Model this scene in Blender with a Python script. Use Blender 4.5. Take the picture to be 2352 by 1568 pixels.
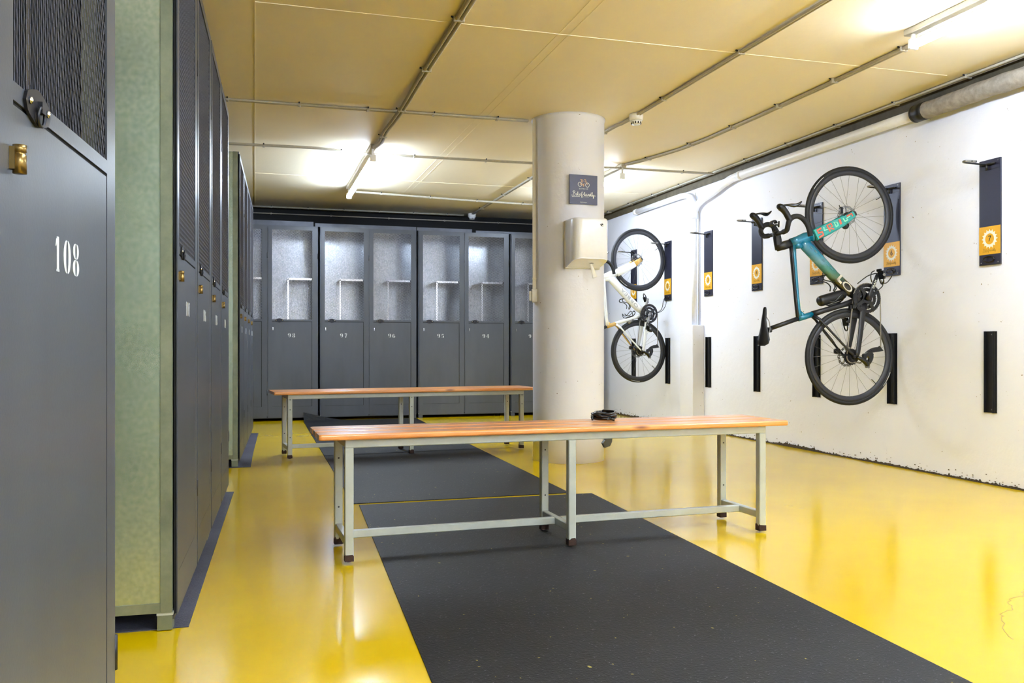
import bpy, math, random
from mathutils import Vector, Matrix
random.seed(7)
PI = math.pi
R = math.radians
sc = bpy.context.scene
col = sc.collection
for o in list(bpy.data.objects):
    bpy.data.objects.remove(o)

# ------------------------------------------------------------------ camera
cam_d = bpy.data.cameras.new('camera')
cam = bpy.data.objects.new('camera', cam_d)
col.objects.link(cam)
cam_d.sensor_width = 36.0
cam_d.lens = 36.0 * 2008.0 / 2352.0
cam_d.shift_y = 11.0 / 2352.0
cam_d.clip_start = 0.05
cam.location = (0, 0, 0.86)
cam.rotation_euler = (R(90), 0, R(-16.4))
sc.camera = cam

# ------------------------------------------------------------------ world, exposure
w = bpy.data.worlds.new('world')
sc.world = w
w.use_nodes = True
w.node_tree.nodes['Background'].inputs[0].default_value = (0.8, 0.85, 1, 1)
w.node_tree.nodes['Background'].inputs[1].default_value = 0.05
sc.view_settings.view_transform = 'Standard'
sc.view_settings.look = 'None'
sc.view_settings.gamma = 1
sc.view_settings.use_curve_mapping = False
sc.view_settings.exposure = 3.42
sc.cycles.use_denoising = True
sc.cycles.max_bounces = 10
sc.cycles.diffuse_bounces = 6
sc.cycles.glossy_bounces = 4
sc.cycles.caustics_reflective = False
sc.cycles.caustics_refractive = False
sc.cycles.sample_clamp_indirect = 6
TUBE_POWER = 21.0
CEIL = 2.573
WX = 4.39
YB = 11.25

# ------------------------------------------------------------------ materials
def lin(c):
    return tuple((v / 255 / 12.92) if v / 255 <= 0.04045 else ((v / 255 + 0.055) / 1.055) ** 2.4 for v in c)

class NT:
    def __init__(s, name):
        s.m = bpy.data.materials.new(name)
        s.m.use_nodes = True
        s.t = s.m.node_tree
        s.b = s.t.nodes['Principled BSDF']
    def n(s, typ, **kw):
        x = s.t.nodes.new(typ)
        for k, v in kw.items():
            if k in x.inputs: x.inputs[k].default_value = v
            else: setattr(x, k, v)
        return x
    def l(s, a, ao, b, bi):
        s.t.links.new(a.outputs[ao], b.inputs[bi])
    def coord(s, out='Object', scale=(1, 1, 1), rot=(0, 0, 0), loc=(0, 0, 0)):
        c = s.n('ShaderNodeTexCoord')
        mp = s.n('ShaderNodeMapping')
        mp.inputs['Scale'].default_value = scale
        mp.inputs['Rotation'].default_value = rot
        mp.inputs['Location'].default_value = loc
        s.l(c, out, mp, 'Vector')
        return mp
    def noise(s, mp, scale, detail=4, rough=0.6):
        x = s.n('ShaderNodeTexNoise')
        x.inputs['Scale'].default_value = scale
        x.inputs['Detail'].default_value = detail
        x.inputs['Roughness'].default_value = rough
        s.l(mp, 0, x, 'Vector')
        return x
    def ramp(s, src, stops, so='Fac'):
        x = s.n('ShaderNodeValToRGB')
        cr = x.color_ramp
        while len(cr.elements) < len(stops): cr.elements.new(0.5)
        for e, (p, c) in zip(cr.elements, stops):
            e.position = p
            e.color = tuple(c) + (1,) if len(c) == 3 else c
        s.l(src, so, x, 'Fac')
        return x
    def mix(s, fac, a, b, fo=None):
        x = s.n('ShaderNodeMix')
        x.data_type = 'RGBA'
        if fo is not None: s.l(fac, fo, x, 0)
        else: x.inputs[0].default_value = fac
        for sock, v in ((6, a), (7, b)):
            if isinstance(v, tuple) and not hasattr(v[0], 'outputs'): x.inputs[sock].default_value = tuple(v) + (1,)
            else: s.l(v[0], v[1], x, sock)
        return x
    def bump(s, src, strength, dist=0.01, so='Fac'):
        x = s.n('ShaderNodeBump')
        x.inputs['Strength'].default_value = strength
        x.inputs['Distance'].default_value = dist
        s.l(src, so, x, 'Height')
        s.l(x, 0, s.b, 'Normal')
        return x
    def p(s, **kw):
        for k, v in kw.items():
            i = s.b.inputs[k.replace('_', ' ')]
            i.default_value = tuple(v) + (1,) if isinstance(v, tuple) and len(v) == 3 else v
        return s

def simple(name, rgb, rough=0.5, metal=0.0, var=0.08, nscale=30, bump=0.0, coat=0.0, spec=0.5, bscale=None):
    t = NT(name)
    c = lin(rgb)
    mp = t.coord()
    nz = t.noise(mp, nscale)
    rp = t.ramp(nz, [(0.3, tuple(v * (1 - var) for v in c)), (0.7, tuple(min(1, v * (1 + var)) for v in c))])
    t.l(rp, 0, t.b, 'Base Color')
    t.p(Roughness=rough, Metallic=metal)
    t.b.inputs['Coat Weight'].default_value = coat
    t.b.inputs['Specular IOR Level'].default_value = spec
    if bump:
        nb = t.noise(mp, bscale or nscale * 4, 3)
        t.bump(nb, bump, 0.004)
    return t.m

M = {}
def floor_mat():
    t = NT('yellow_epoxy')
    mp = t.coord()
    n1 = t.noise(mp, 1.3, 5)
    n2 = t.noise(t.coord(scale=(1, 3, 1), rot=(0, 0, 0.6)), 60, 3)
    r1 = t.ramp(n1, [(0.3, lin((208, 172, 0))), (0.7, lin((217, 183, 4)))])
    sp = t.ramp(n2, [(0.71, (0, 0, 0)), (0.78, (1, 1, 1))])
    m1 = t.mix(sp, (r1, 0), lin((150, 126, 26)), 0)
    t.l(m1, 2, t.b, 'Base Color')
    t.p(Roughness=0.16)
    t.b.inputs['IOR'].default_value = 1.5
    t.b.inputs['Specular IOR Level'].default_value = 0.66
    return t.m
M['floor'] = floor_mat()

M['crack'] = simple('floor_crack', (150, 128, 40), 0.7)
def paint_mat(name, rgb, dirt=(150, 135, 115), bstr=0.25, low=None, dots=0.74):
    t = NT(name)
    mp = t.coord()
    c = lin(rgb)
    n1 = t.noise(mp, 0.9, 5)
    r1 = t.ramp(n1, [(0.3, tuple(v * 0.95 for v in c)), (0.7, c)])
    n2 = t.noise(mp, 34, 2)
    s2 = t.ramp(n2, [(dots, (0, 0, 0)), (dots + 0.025, (1, 1, 1))])
    m1 = t.mix(s2, (r1, 0), lin(dirt), 0)
    last = (m1, 2)
    # broad scuffs
    n3 = t.noise(t.coord(scale=(1, 1, 0.5)), 2.6, 8, 0.75)
    s3 = t.ramp(n3, [(0.66, (0, 0, 0)), (0.85, (0.35, 0.35, 0.35))])
    m3 = t.mix(s3, last, tuple(v * 0.72 for v in c), 0)
    t.l(m3, 2, t.b, 'Base Color')
    t.p(Roughness=0.62)
    nb = t.noise(mp, 16, 6, 0.6)
    t.bump(nb, bstr, 0.012)
    return t.m
M['wall'] = paint_mat('white_wall_paint', (241, 243, 254))
M['column'] = paint_mat('column_paint', (234, 234, 240), (120, 100, 80), 0.25, dots=0.735)
M['ceiling'] = paint_mat('ceiling_paint', (248, 236, 207), (150, 120, 70), 0.12, dots=0.82)
M['wall_shade'] = simple('back_wall_shade', (18, 18, 19), 0.8, var=0.2, nscale=3)  # near-black puts the missing light above the lockers into the wall colour
M['brown_shade_trim'] = simple('brown_edge_shade', (88, 79, 60), 0.7, var=0.3, nscale=12)
M['grime'] = simple('wall_base_grime', (74, 62, 46), 0.95, var=0.5, nscale=60, bump=0.6)

def mat_rubber(name, a, b, fleck):
    t = NT(name)
    mp = t.coord()
    n1 = t.noise(mp, 2.2, 6, 0.7)
    r1 = t.ramp(n1, [(0.3, lin(a)), (0.75, lin(b))])
    n2 = t.noise(mp, 130, 2)
    s2 = t.ramp(n2, [(0.655, (0, 0, 0)), (0.76, (1, 1, 1))])
    m1 = t.mix(s2, (r1, 0), lin(fleck), 0)
    n3 = t.noise(mp, 46, 1)
    s3 = t.ramp(n3, [(0.77, (0, 0, 0)), (0.785, (1, 1, 1))])
    m2 = t.mix(s3, (m1, 2), lin((165, 150, 70)), 0)
    t.l(m2, 2, t.b, 'Base Color')
    t.p(Roughness=0.6)
    t.b.inputs['Specular IOR Level'].default_value = 0.28
    t.bump(n2, 0.5, 0.004)
    return t.m
M['rubber'] = mat_rubber('black_rubber_mat', (23, 23, 24), (33, 33, 35), (104, 104, 108))
M['strip'] = mat_rubber('grey_rubber_strip', (58, 58, 68), (84, 84, 96), (108, 108, 120))

def locker_paint():
    t = NT('grey_locker_paint')
    mp = t.coord()
    n1 = t.noise(t.coord(scale=(2.2, 2.2, 0.5)), 1.2, 6, 0.65)
    r1 = t.ramp(n1, [(0.25, lin((62, 65, 71))), (0.75, lin((76, 80, 87)))])
    n2 = t.noise(t.coord(scale=(3, 3, 12)), 5, 8, 0.8)
    s2 = t.ramp(n2, [(0.72, (0, 0, 0)), (0.86, (0.5, 0.5, 0.5))])
    m1 = t.mix(s2, (r1, 0), lin((150, 154, 160)), 0)
    t.l(m1, 2, t.b, 'Base Color')
    t.p(Roughness=0.36, Metallic=0.25)
    nb = t.noise(mp, 220, 2)
    t.bump(nb, 0.06, 0.002)
    return t.m
M['locker'] = locker_paint()
def galv(name, a, b, rough, metal=0.75):
    t = NT(name)
    mp = t.coord()
    n1 = t.noise(mp, 70, 2, 0.5)
    n0 = t.noise(mp, 3, 2)
    r1 = t.ramp(n1, [(0.3, lin(a)), (0.7, lin(b))])
    r0 = t.ramp(n0, [(0.3, (0.82,) * 3), (0.7, (1.0,) * 3)])
    mm = t.n('ShaderNodeMixRGB'); mm.blend_type = 'MULTIPLY'; mm.inputs[0].default_value = 1
    t.l(r1, 0, mm, 1); t.l(r0, 0, mm, 2)
    t.l(mm, 0, t.b, 'Base Color')
    t.p(Metallic=metal)
    t.p(Roughness=rough + 0.07)
    return t.m
M['galv'] = galv('galvanised_steel', (176, 182, 188), (222, 226, 232), 0.20, 0.78)
M['green_galv'] = galv('green_galvanised_steel', (182, 200, 178), (208, 218, 200), 0.2, 0.75)
def rusty():
    t = NT('corner_post_metal')
    mp = t.coord()
    n1 = t.noise(mp, 4, 7, 0.7)
    r1 = t.ramp(n1, [(0.3, lin((104, 112, 92))), (0.62, lin((138, 142, 118)))])
    n2 = t.noise(t.coord(scale=(1, 1, 0.6), loc=(3.1, 0, 0)), 3.4, 5, 0.6)
    s2 = t.ramp(n2, [(0.66, (0, 0, 0)), (0.72, (1, 1, 1))])
    m1 = t.mix(s2, (r1, 0), lin((84, 66, 44)), 0)
    t.l(m1, 2, t.b, 'Base Color')
    t.p(Metallic=0.4, Roughness=0.42)
    return t.m
M['post'] = rusty()
M['unlit_inner'] = simple('unlit_locker_interior', (14, 14, 16), 0.7)
M['strip_steel'] = simple('dull_sheet_steel', (78, 82, 92), 0.45, 0.4, var=0.25, nscale=5)
M['dark'] = simple('gap_shade', (14, 14, 15), 0.9)  # puts shade into the door edges and seams
M['meshwire'] = simple('expanded_steel_mesh', (112, 112, 120), 0.4, 0.4, var=0.1)
M['latch'] = simple('dark_latch_metal', (46, 46, 50), 0.35, 0.8, var=0.2)
M['brass'] = simple('brass', (128, 106, 62), 0.28, 0.9, var=0.1)
M['chrome'] = simple('chrome', (210, 210, 212), 0.15, 1.0, var=0.04)
M['stencil'] = simple('stencil_white', (196, 199, 199), 0.7, var=0.08, nscale=200)
M['steel_paint'] = simple('bench_frame_paint', (172, 176, 166), 0.42, 0.0, var=0.07, nscale=14, bump=0.1)
M['rust'] = simple('rusty_foot', (54, 32, 24), 0.8, 0.2, var=0.4, nscale=80)
M['white_plastic'] = simple('white_plastic', (244, 245, 248), 0.22, var=0.02, coat=0.3)
M['beige_plastic'] = simple('beige_plastic', (214, 208, 190), 0.4, var=0.03)
M['conduit'] = simple('painted_conduit', (182, 176, 162), 0.5, var=0.08)
M['white_pipe'] = simple('white_painted_pipe', (236, 236, 238), 0.4, var=0.03)
M['insul'] = simple('pipe_insulation', (150, 142, 132), 0.85, var=0.25, nscale=25, bump=0.5)
M['black_plastic'] = simple('black_plastic', (16, 16, 18), 0.4, var=0.15)
M['gloss_black'] = simple('gloss_black', (6, 6, 7), 0.22, var=0.1, coat=0.3)
M['tyre'] = simple('tyre_rubber', (24, 24, 26), 0.62, var=0.12, nscale=90)
M['rim'] = simple('carbon_rim', (50, 50, 55), 0.42, 0.1, var=0.12, nscale=200)
M['tyre_mark'] = simple('tyre_label_white', (190, 190, 190), 0.6)
M['spoke'] = simple('spoke_metal', (120, 120, 122), 0.4, 0.6)
M['alloy'] = simple('brushed_alloy', (150, 148, 144), 0.35, 0.9, var=0.15)
M['darksteel'] = simple('dark_drivetrain_metal', (52, 50, 50), 0.38, 0.7, var=0.25, nscale=90)
M['crank_bolt'] = simple('crank_bolt', (84, 48, 50), 0.4, 0.5)
M['chain'] = simple('chain_metal', (150, 144, 132), 0.4, 0.8, var=0.2, nscale=300)
M['bartape'] = simple('bar_tape', (26, 27, 28), 0.65, var=0.5, nscale=160, bump=0.4)
M['carbon'] = simple('matt_carbon', (27, 26, 28), 0.4, var=0.15, nscale=60)
M['teal'] = simple('teal_frame_paint', (2, 118, 150), 0.25, 0.2, var=0.06, coat=0.6)
M['white_frame'] = simple('white_frame_paint', (232, 234, 232), 0.25, var=0.02, coat=0.6)
M['gold'] = simple('gold_frame_paint', (212, 172, 96), 0.3, 0.3, var=0.05, coat=0.4)
M['pale'] = simple('pale_decal', (206, 200, 180), 0.4, var=0.05)
M['grey_decal'] = simple('grey_decal', (158, 160, 158), 0.4, var=0.05)
M['faint_decal'] = simple('faint_decal', (70, 126, 138), 0.4, var=0.3, nscale=60)
M['orange'] = simple('orange_decal', (232, 106, 78), 0.35, var=0.04)
M['mint'] = simple('mint_decal', (132, 222, 188), 0.35, var=0.04)
M['turq'] = simple('turquoise_decal', (44, 160, 156), 0.35, var=0.04)
M['navy'] = simple('navy_panel_paint', (40, 40, 58), 0.35, 0.2, var=0.10, nscale=9)
M['sign'] = simple('sign_slate', (76, 76, 100), 0.4, var=0.03)
M['yellow_sticker'] = simple('yellow_sticker', (226, 168, 30), 0.4, var=0.03)
M['white_print'] = simple('white_print', (232, 230, 216), 0.5, var=0.02)
M['black_print'] = simple('black_print', (24, 22, 20), 0.5)
M['olive_print'] = simple('olive_print', (176, 134, 26), 0.5)
M['peach_print'] = simple('peach_print', (226, 176, 120), 0.5)
M['paper'] = simple('tissue_paper', (240, 238, 232), 0.85, var=0.02)
def dt_gradient():
    t = NT('teal_to_black_paint')
    c = t.n('ShaderNodeTexCoord')
    sx = t.n('ShaderNodeSeparateXYZ'); t.l(c, 'Object', sx, 0)
    nz = t.noise(t.coord(scale=(1, 1, 1), rot=(0, 0.9, 0)), 26, 5, 0.7)
    ma = t.n('ShaderNodeMath'); ma.operation = 'MULTIPLY_ADD'
    ma.inputs[1].default_value = 0.10; t.l(nz, 'Fac', ma, 0)
    t.l(sx, 'Z', ma, 2)
    mr = t.n('ShaderNodeMapRange'); mr.inputs['From Min'].default_value = 0.48; mr.inputs['From Max'].default_value = 0.86
    t.l(ma, 0, mr, 'Value')
    rp = t.ramp(mr, [(0.0, lin((20, 18, 16))), (0.24, lin((34, 30, 18))), (0.36, lin((60, 100, 70))), (0.52, lin((28, 112, 104))), (0.62, lin((86, 138, 150))), (0.74, lin((8, 112, 138))), (1.0, lin((2, 118, 150)))], 'Result')
    t.l(rp, 0, t.b, 'Base Color')
    t.p(Roughness=0.25); t.b.inputs['Coat Weight'].default_value = 0.6
    return t.m
M['dt_grad'] = dt_gradient()
def wood():
    t = NT('varnished_pine')
    mp = t.coord(scale=(1.2, 14, 14))
    n1 = t.noise(mp, 3.2, 6, 0.6)
    r1 = t.ramp(n1, [(0.25, lin((212, 128, 54))), (0.55, lin((226, 150, 76))), (0.8, lin((234, 172, 104)))])
    v = t.n('ShaderNodeTexVoronoi'); v.inputs['Scale'].default_value = 1.0
    mk = t.coord(scale=(2.3, 9, 9), loc=(0.3, 0.2, 0.1)); t.l(mk, 0, v, 'Vector')
    k = t.ramp(v, [(0.05, (1, 1, 1)), (0.13, (0, 0, 0))], 'Distance')
    m1 = t.mix(k, (r1, 0), lin((122, 58, 26)), 0)
    t.l(m1, 2, t.b, 'Base Color')
    t.p(Roughness=0.28); t.b.inputs['Coat Weight'].default_value = 0.5
    t.b.inputs['Coat Roughness'].default_value = 0.18
    t.bump(n1, 0.05, 0.004)
    return t.m
M['wood'] = wood()
def emis(name, rgb, s):
    t = NT(name)
    t.p(Base_Color=(1.0, 1.0, 1.0), Roughness=0.4)
    t.b.inputs['Emission Color'].default_value = tuple(rgb) + (1,)
    t.b.inputs['Emission Strength'].default_value = s
    return t.m
M['tube'] = emis('fluorescent_tube', (0.67, 0.80, 1.0), TUBE_POWER)
M['tube_near'] = emis('bright_fluorescent_tube', (0.67, 0.80, 1.0), TUBE_POWER * 0.8)
M['tube_dim'] = emis('dimmed_fluorescent_tube', (0.67, 0.80, 1.0), TUBE_POWER * 0.62)  # weaker emission, set to tame the hot spot on the wall
M['tube_fill'] = emis('fill_fluorescent_tube', (0.67, 0.80, 1.0), TUBE_POWER * 1.8)  # stronger emission for the added tubes behind the viewer

# ------------------------------------------------------------------ geometry helpers
class MB:
    def __init__(s):
        s.v = []; s.f = []; s.mi = []; s.sm = []; s.mats = []
    def mat(s, m):
        if m not in s.mats: s.mats.append(m)
        return s.mats.index(m)
    def add(s, vs, fs, m, smooth=False):
        k = len(s.v); i = s.mat(m)
        s.v += [tuple(v) for v in vs]
        for f in fs:
            s.f.append(tuple(a + k for a in f)); s.mi.append(i); s.sm.append(smooth)
        return s
    def box(s, a, b, m, T=None):
        x0, x1 = sorted((a[0], b[0])); y0, y1 = sorted((a[1], b[1])); z0, z1 = sorted((a[2], b[2]))
        vs = [(x0, y0, z0), (x1, y0, z0), (x1, y1, z0), (x0, y1, z0), (x0, y0, z1), (x1, y0, z1), (x1, y1, z1), (x0, y1, z1)]
        if T: vs = [T @ Vector(v) for v in vs]
        return s.add(vs, [(0, 3, 2, 1), (4, 5, 6, 7), (0, 1, 5, 4), (1, 2, 6, 5), (2, 3, 7, 6), (3, 0, 4, 7)], m)
    def bbox(s, a, b, m, r=0.004, T=None):
        """box with chamfered vertical/long edges: built as 3 octagonal-ish slabs"""
        x0, x1 = sorted((a[0], b[0])); y0, y1 = sorted((a[1], b[1])); z0, z1 = sorted((a[2], b[2]))
        def ring(z, i):
            return [(x0 + r, y0 + i, z), (x1 - r, y0 + i, z), (x1 - i, y0 + r, z), (x1 - i, y1 - r, z), (x1 - r, y1 - i, z), (x0 + r, y1 - i, z), (x0 + i, y1 - r, z), (x0 + i, y0 + r, z)]
        vs = ring(z0, r) + ring(z0 + r, 0) + ring(z1 - r, 0) + ring(z1, r)
        if T: vs = [T @ Vector(v) for v in vs]
        fs = [tuple(range(7, -1, -1)), tuple(range(24, 32))]
        for k in range(3):
            for i in range(8):
                j = (i + 1) % 8
                fs.append((k * 8 + i, k * 8 + j, k * 8 + 8 + j, k * 8 + 8 + i))
        return s.add(vs, fs, m)
    def tube(s, pts, r, m, n=8, closed=False, caps=True, up=None, ry=None, smooth=True):
        pts = [Vector(p) for p in pts]; N = len(pts)
        rs = r if isinstance(r, (list, tuple)) else [r] * N
        rys = ry if isinstance(ry, (list, tuple)) else ([ry] * N if ry else rs)
        vs = []
        T0 = (pts[1] - pts[0]).normalized()
        u = Vector(up) if up else (Vector((0, 0, 1)) if abs(T0.z) < 0.9 else Vector((1, 0, 0)))
        for i in range(N):
            if closed: t = (pts[(i + 1) % N] - pts[i - 1]).normalized()
            elif i == 0: t = (pts[1] - pts[0]).normalized()
            elif i == N - 1: t = (pts[-1] - pts[-2]).normalized()
            else:
                t = ((pts[i + 1] - pts[i]).normalized() + (pts[i] - pts[i - 1]).normalized())
                t = t.normalized() if t.length > 1e-6 else (pts[i + 1] - pts[i]).normalized()
            u = (u - t * u.dot(t))
            u = u.normalized() if u.length > 1e-6 else t.orthogonal().normalized()
            b = t.cross(u)
            for k in range(n):
                a = 2 * PI * k / n
                vs.append(pts[i] + b * math.cos(a) * rs[i] + u * math.sin(a) * rys[i])
        fs = []
        for i in range(N if closed else N - 1):
            j = (i + 1) % N
            for k in range(n):
                l = (k + 1) % n
                fs.append((i * n + k, i * n + l, j * n + l, j * n + k))
        if caps and not closed:
            fs.append(tuple(range(n - 1, -1, -1))); fs.append(tuple((N - 1) * n + k for k in range(n)))
        return s.add(vs, fs, m, smooth)
    def lathe(s, prof, m, o=(0, 0, 0), axis='z', n=24, smooth=True, closed=True):
        """prof: [(r, h)]"""
        vs = []
        for k in range(n):
            a = 2 * PI * k / n; c, q = math.cos(a), math.sin(a)
            for r, h in prof:
                if axis == 'z': v = (r * c, r * q, h)
                elif axis == 'y': v = (r * c, h, r * q)
                else: v = (h, r * c, r * q)
                vs.append((v[0] + o[0], v[1] + o[1], v[2] + o[2]))
        L = len(prof); fs = []
        for k in range(n):
            l = (k + 1) % n
            for i in range(L if closed else L - 1):
                j = (i + 1) % L
                fs.append((k * L + i, k * L + j, l * L + j, l * L + i))
        return s.add(vs, fs, m, smooth)
    def disc(s, r, h0, h1, m, o=(0, 0, 0), axis='y', n=24):
        return s.lathe([(0.0001, h0), (r, h0), (r, h1), (0.0001, h1)], m, o, axis, n, False)
    def prism(s, poly, z0, z1, m, T=None):
        n = len(poly)
        vs = [(x, y, z0) for x, y in poly] + [(x, y, z1) for x, y in poly]
        if T: vs = [T @ Vector(v) for v in vs]
        fs = [tuple(range(n - 1, -1, -1)), tuple(range(n, 2 * n))]
        for i in range(n):
            j = (i + 1) % n
            fs.append((i, j, n + j, n + i))
        return s.add(vs, fs, m)
    def band(s, A, B, z0, z1, m, T=None, closed=False):
        """solid strip between two matching polylines (2D), thickness z0..z1"""
        n = len(A)
        vs = [(x, y, z0) for x, y in A] + [(x, y, z0) for x, y in B] + [(x, y, z1) for x, y in A] + [(x, y, z1) for x, y in B]
        if T: vs = [T @ Vector(v) for v in vs]
        fs = []
        for i in range(n if closed else n - 1):
            j = (i + 1) % n
            fs += [(2 * n + i, 2 * n + j, 3 * n + j, 3 * n + i), (i, n + i, n + j, j), (i, j, 2 * n + j, 2 * n + i), (n + i, 3 * n + i, 3 * n + j, n + j)]
        return s.add(vs, fs, m)
    def stroke(s, pts, wd, z0, z1, m, T=None):
        """flat ribbon along a 2D polyline"""
        n = len(pts); A = []; B = []
        ws = wd if isinstance(wd, (list, tuple)) else [wd] * n
        for i in range(n):
            a = pts[max(0, i - 1)]; b = pts[min(n - 1, i + 1)]
            dx, dy = b[0] - a[0], b[1] - a[1]; L = math.hypot(dx, dy) or 1
            nx, ny = -dy / L * ws[i] / 2, dx / L * ws[i] / 2
            A.append((pts[i][0] + nx, pts[i][1] + ny)); B.append((pts[i][0] - nx, pts[i][1] - ny))
        return s.band(A, B, z0, z1, m, T)
    def mesh(s, name):
        me = bpy.data.meshes.new(name)
        me.from_pydata([tuple(v) for v in s.v], [], s.f)
        for m in s.mats: me.materials.append(m)
        me.polygons.foreach_set('material_index', s.mi)
        me.polygons.foreach_set('use_smooth', s.sm)
        me.update()
        return me
    def build(s, name, parent=None, label=None, loc=None, rot=None):
        o = bpy.data.objects.new(name, s.mesh(name))
        col.objects.link(o)
        if parent: o.parent = parent
        if label: o['label'] = label
        if loc: o.location = loc
        if rot: o.rotation_euler = rot
        return o

def tag(o, label, cat=None, group=None, kind=None):
    if label: o['label'] = label
    if cat: o['category'] = cat
    if group: o['group'] = group
    if kind: o['kind'] = kind
    return o
def empty(name, loc=(0, 0, 0), rz=0.0, label=None, cat=None, group=None):
    o = bpy.data.objects.new(name, None)
    o.empty_display_size = 0.1
    o.location = loc; o.rotation_euler = (0, 0, rz)
    col.objects.link(o)
    return tag(o, label, cat, group)
def link_mesh(name, me, parent, loc=(0, 0, 0), rot=None):
    o = bpy.data.objects.new(name, me); col.objects.link(o); o.parent = parent; o.location = loc
    if rot: o.rotation_euler = rot
    return o
def copy_tree(o, parent=None):
    c = o.copy(); col.objects.link(c); c.parent = parent
    for ch in [x for x in o.children]: copy_tree(ch, c)
    return c
def struct(name, mb):
    o = mb.build(name); o['kind'] = 'structure'; return o
def smoothpts(pts, k=4, closed=False):
    out = []; n = len(pts); P = [Vector(p) for p in pts]
    for i in range(n if closed else n - 1):
        a = P[i - 1] if (i > 0 or closed) else P[i]
        b = P[i]; c = P[(i + 1) % n]; d = P[(i + 2) % n] if (closed or i + 2 < n) else P[(i + 1) % n]
        for j in range(k):
            t = j / k
            out.append(0.5 * ((2 * b) + (c - a) * t + (2 * a - 5 * b + 4 * c - d) * t * t + (3 * b - a - 3 * c + d) * t ** 3))
    if not closed: out.append(P[-1])
    return out
def text_mb(mb, txt, size, m, T, thick=0.0004, shear=0.0, space=1.0, sx=1.0):
    cu = bpy.data.curves.new('t', 'FONT'); cu.body = txt; cu.size = size; cu.shear = shear
    cu.space_character = space; cu.align_x = 'CENTER'; cu.align_y = 'CENTER'; cu.extrude = thick; cu.resolution_u = 3
    ob = bpy.data.objects.new('t', cu)
    me = bpy.data.meshes.new_from_object(ob)
    mb.add([T @ Vector((v.co.x * sx, v.co.y, v.co.z)) for v in me.vertices], [tuple(p.vertices) for p in me.polygons], m)
    bpy.data.objects.remove(ob); bpy.data.curves.remove(cu); bpy.data.meshes.remove(me)

# ------------------------------------------------------------------ room shell
m = MB(); m.box((-2.2, -3, -0.1), (WX + 0.15, YB + 0.2, 0), M['floor'])
# hairline crack and scuffs in the yellow coating
random.seed(21)
cr = [(2.72, 2.46), (2.60, 2.45), (2.53, 2.39), (2.46, 2.38), (2.41, 2.31), (2.366, 2.28), (2.30, 2.25), (2.246, 2.196), (2.17, 2.11), (2.123, 2.022)]
cr = [(a + random.uniform(-.008, .008), c + random.uniform(-.008, .008)) for q in range(len(cr) - 1) for a, c in [(cr[q][0] + (cr[q + 1][0] - cr[q][0]) * k / 4, cr[q][1] + (cr[q + 1][1] - cr[q][1]) * k / 4) for k in range(4)]]
m.stroke(cr, 0.0022, 0.0001, 0.0003, M['crack'])
for a, c in ((2.746, 4.124), (2.757, 4.093), (2.770, 4.02), (2.98, 5.9), (3.03, 5.92)):
    m.stroke([(a, c), (a + 0.03, c + 0.002)], 0.004, 0.0001, 0.0003, M['crack'])
struct('floor', m)
m = MB(); m.box((-2.2, -3, CEIL), (WX + 0.15, YB + 0.2, CEIL + 0.15), M['ceiling'])
# board seams on the concrete ceiling
for x, dz in ((0.0, 0.002), (1.60, 0.0012), (1.66, 0.0012)):
    m.box((x - 0.003, -3, CEIL - dz), (x + 0.003, YB, CEIL), M['ceiling'])
for y in (4.53, 9.0):
    m.box((0.0, y - 0.004, CEIL - 0.003), (4.2, y + 0.004, CEIL), M['ceiling'])
struct('ceiling', m)
m = MB(); m.box((WX, -3, 0), (WX + 0.15, YB + 0.2, CEIL), M['wall']); struct('wall_right', m)
m = MB(); m.box((-2.2, YB, 0), (WX, YB + 0.2, CEIL), M['wall_shade']); struct('wall_back', m)
m = MB(); m.box((-2.2, -3, 0), (-1.05, YB, CEIL), M['wall_shade']); struct('wall_left', m)
m = MB(); m.box((-1.05, -3.15, 0), (WX, -3, CEIL), M['wall']); struct('wall_front', m)
m = MB(); m.box((WX - 0.012, -3, 2.49), (WX - 0.0005, YB - 0.001, CEIL - 0.001), M['brown_shade_trim']); struct('trim_shade_1', m)  # brown edge band; its dark tone also paints the shaded gap above the pipe
# crumbling, dirty base of the right wall
m = MB()
y = -2.9; top = []; 
random.seed(3)
while y < 7.9:
    h = 0.006 + 0.009 * random.random() + 0.008 * max(0, math.sin(y * 2.3) + math.sin(y * 5.1)) + (0.014 * random.random() if random.random() < 0.15 else 0)
    top.append((y, h)); y += 0.006 + 0.008 * random.random()
y = 8.60
top2 = []
while y < 10.3:
    h = 0.010 + 0.014 * random.random() + (0.02 * random.random() if random.random() < 0.3 else 0)
    top2.append((y, h)); y += 0.006 + 0.008 * random.random()
Tw = Matrix(((0, 0, 1, WX - 0.006), (1, 0, 0, 0), (0, 1, 0, 0), (0, 0, 0, 1)))
for tp in (top, top2):
    m.band([(a, 0.0005) for a, b in tp], tp, 0, 0.0055, M['grime'], Tw)
    for i in range(260 if tp is top else 60):
        a, b = random.choice(tp); z = b + abs(random.gauss(0, 0.02)); q = 0.002 + 0.004 * random.random()
        m.box((a, z, 0.003), (a + q * 1.6, z + q, 0.0055), M['grime'], Tw)
struct('trim_2', m)

# round column
CXc, CYc, CR = 2.292, 6.268, 0.27
m = MB()
prof = [(0.0001, 0), (CR, 0), (CR, 0.4), (CR + 0.001, 0.9), (CR, 1.4), (CR + 0.0015, 2.0), (CR + 0.003, CEIL - 0.02), (CR + 0.012, CEIL), (0.0001, CEIL)]
m.lathe(prof, M['column'], (0, 0, 0), 'z', 72, True, False)
o = m.build('concrete_column', loc=(CXc, CYc, 0))
tag(o, 'round white painted concrete column standing behind the near bench', 'column')

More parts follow.
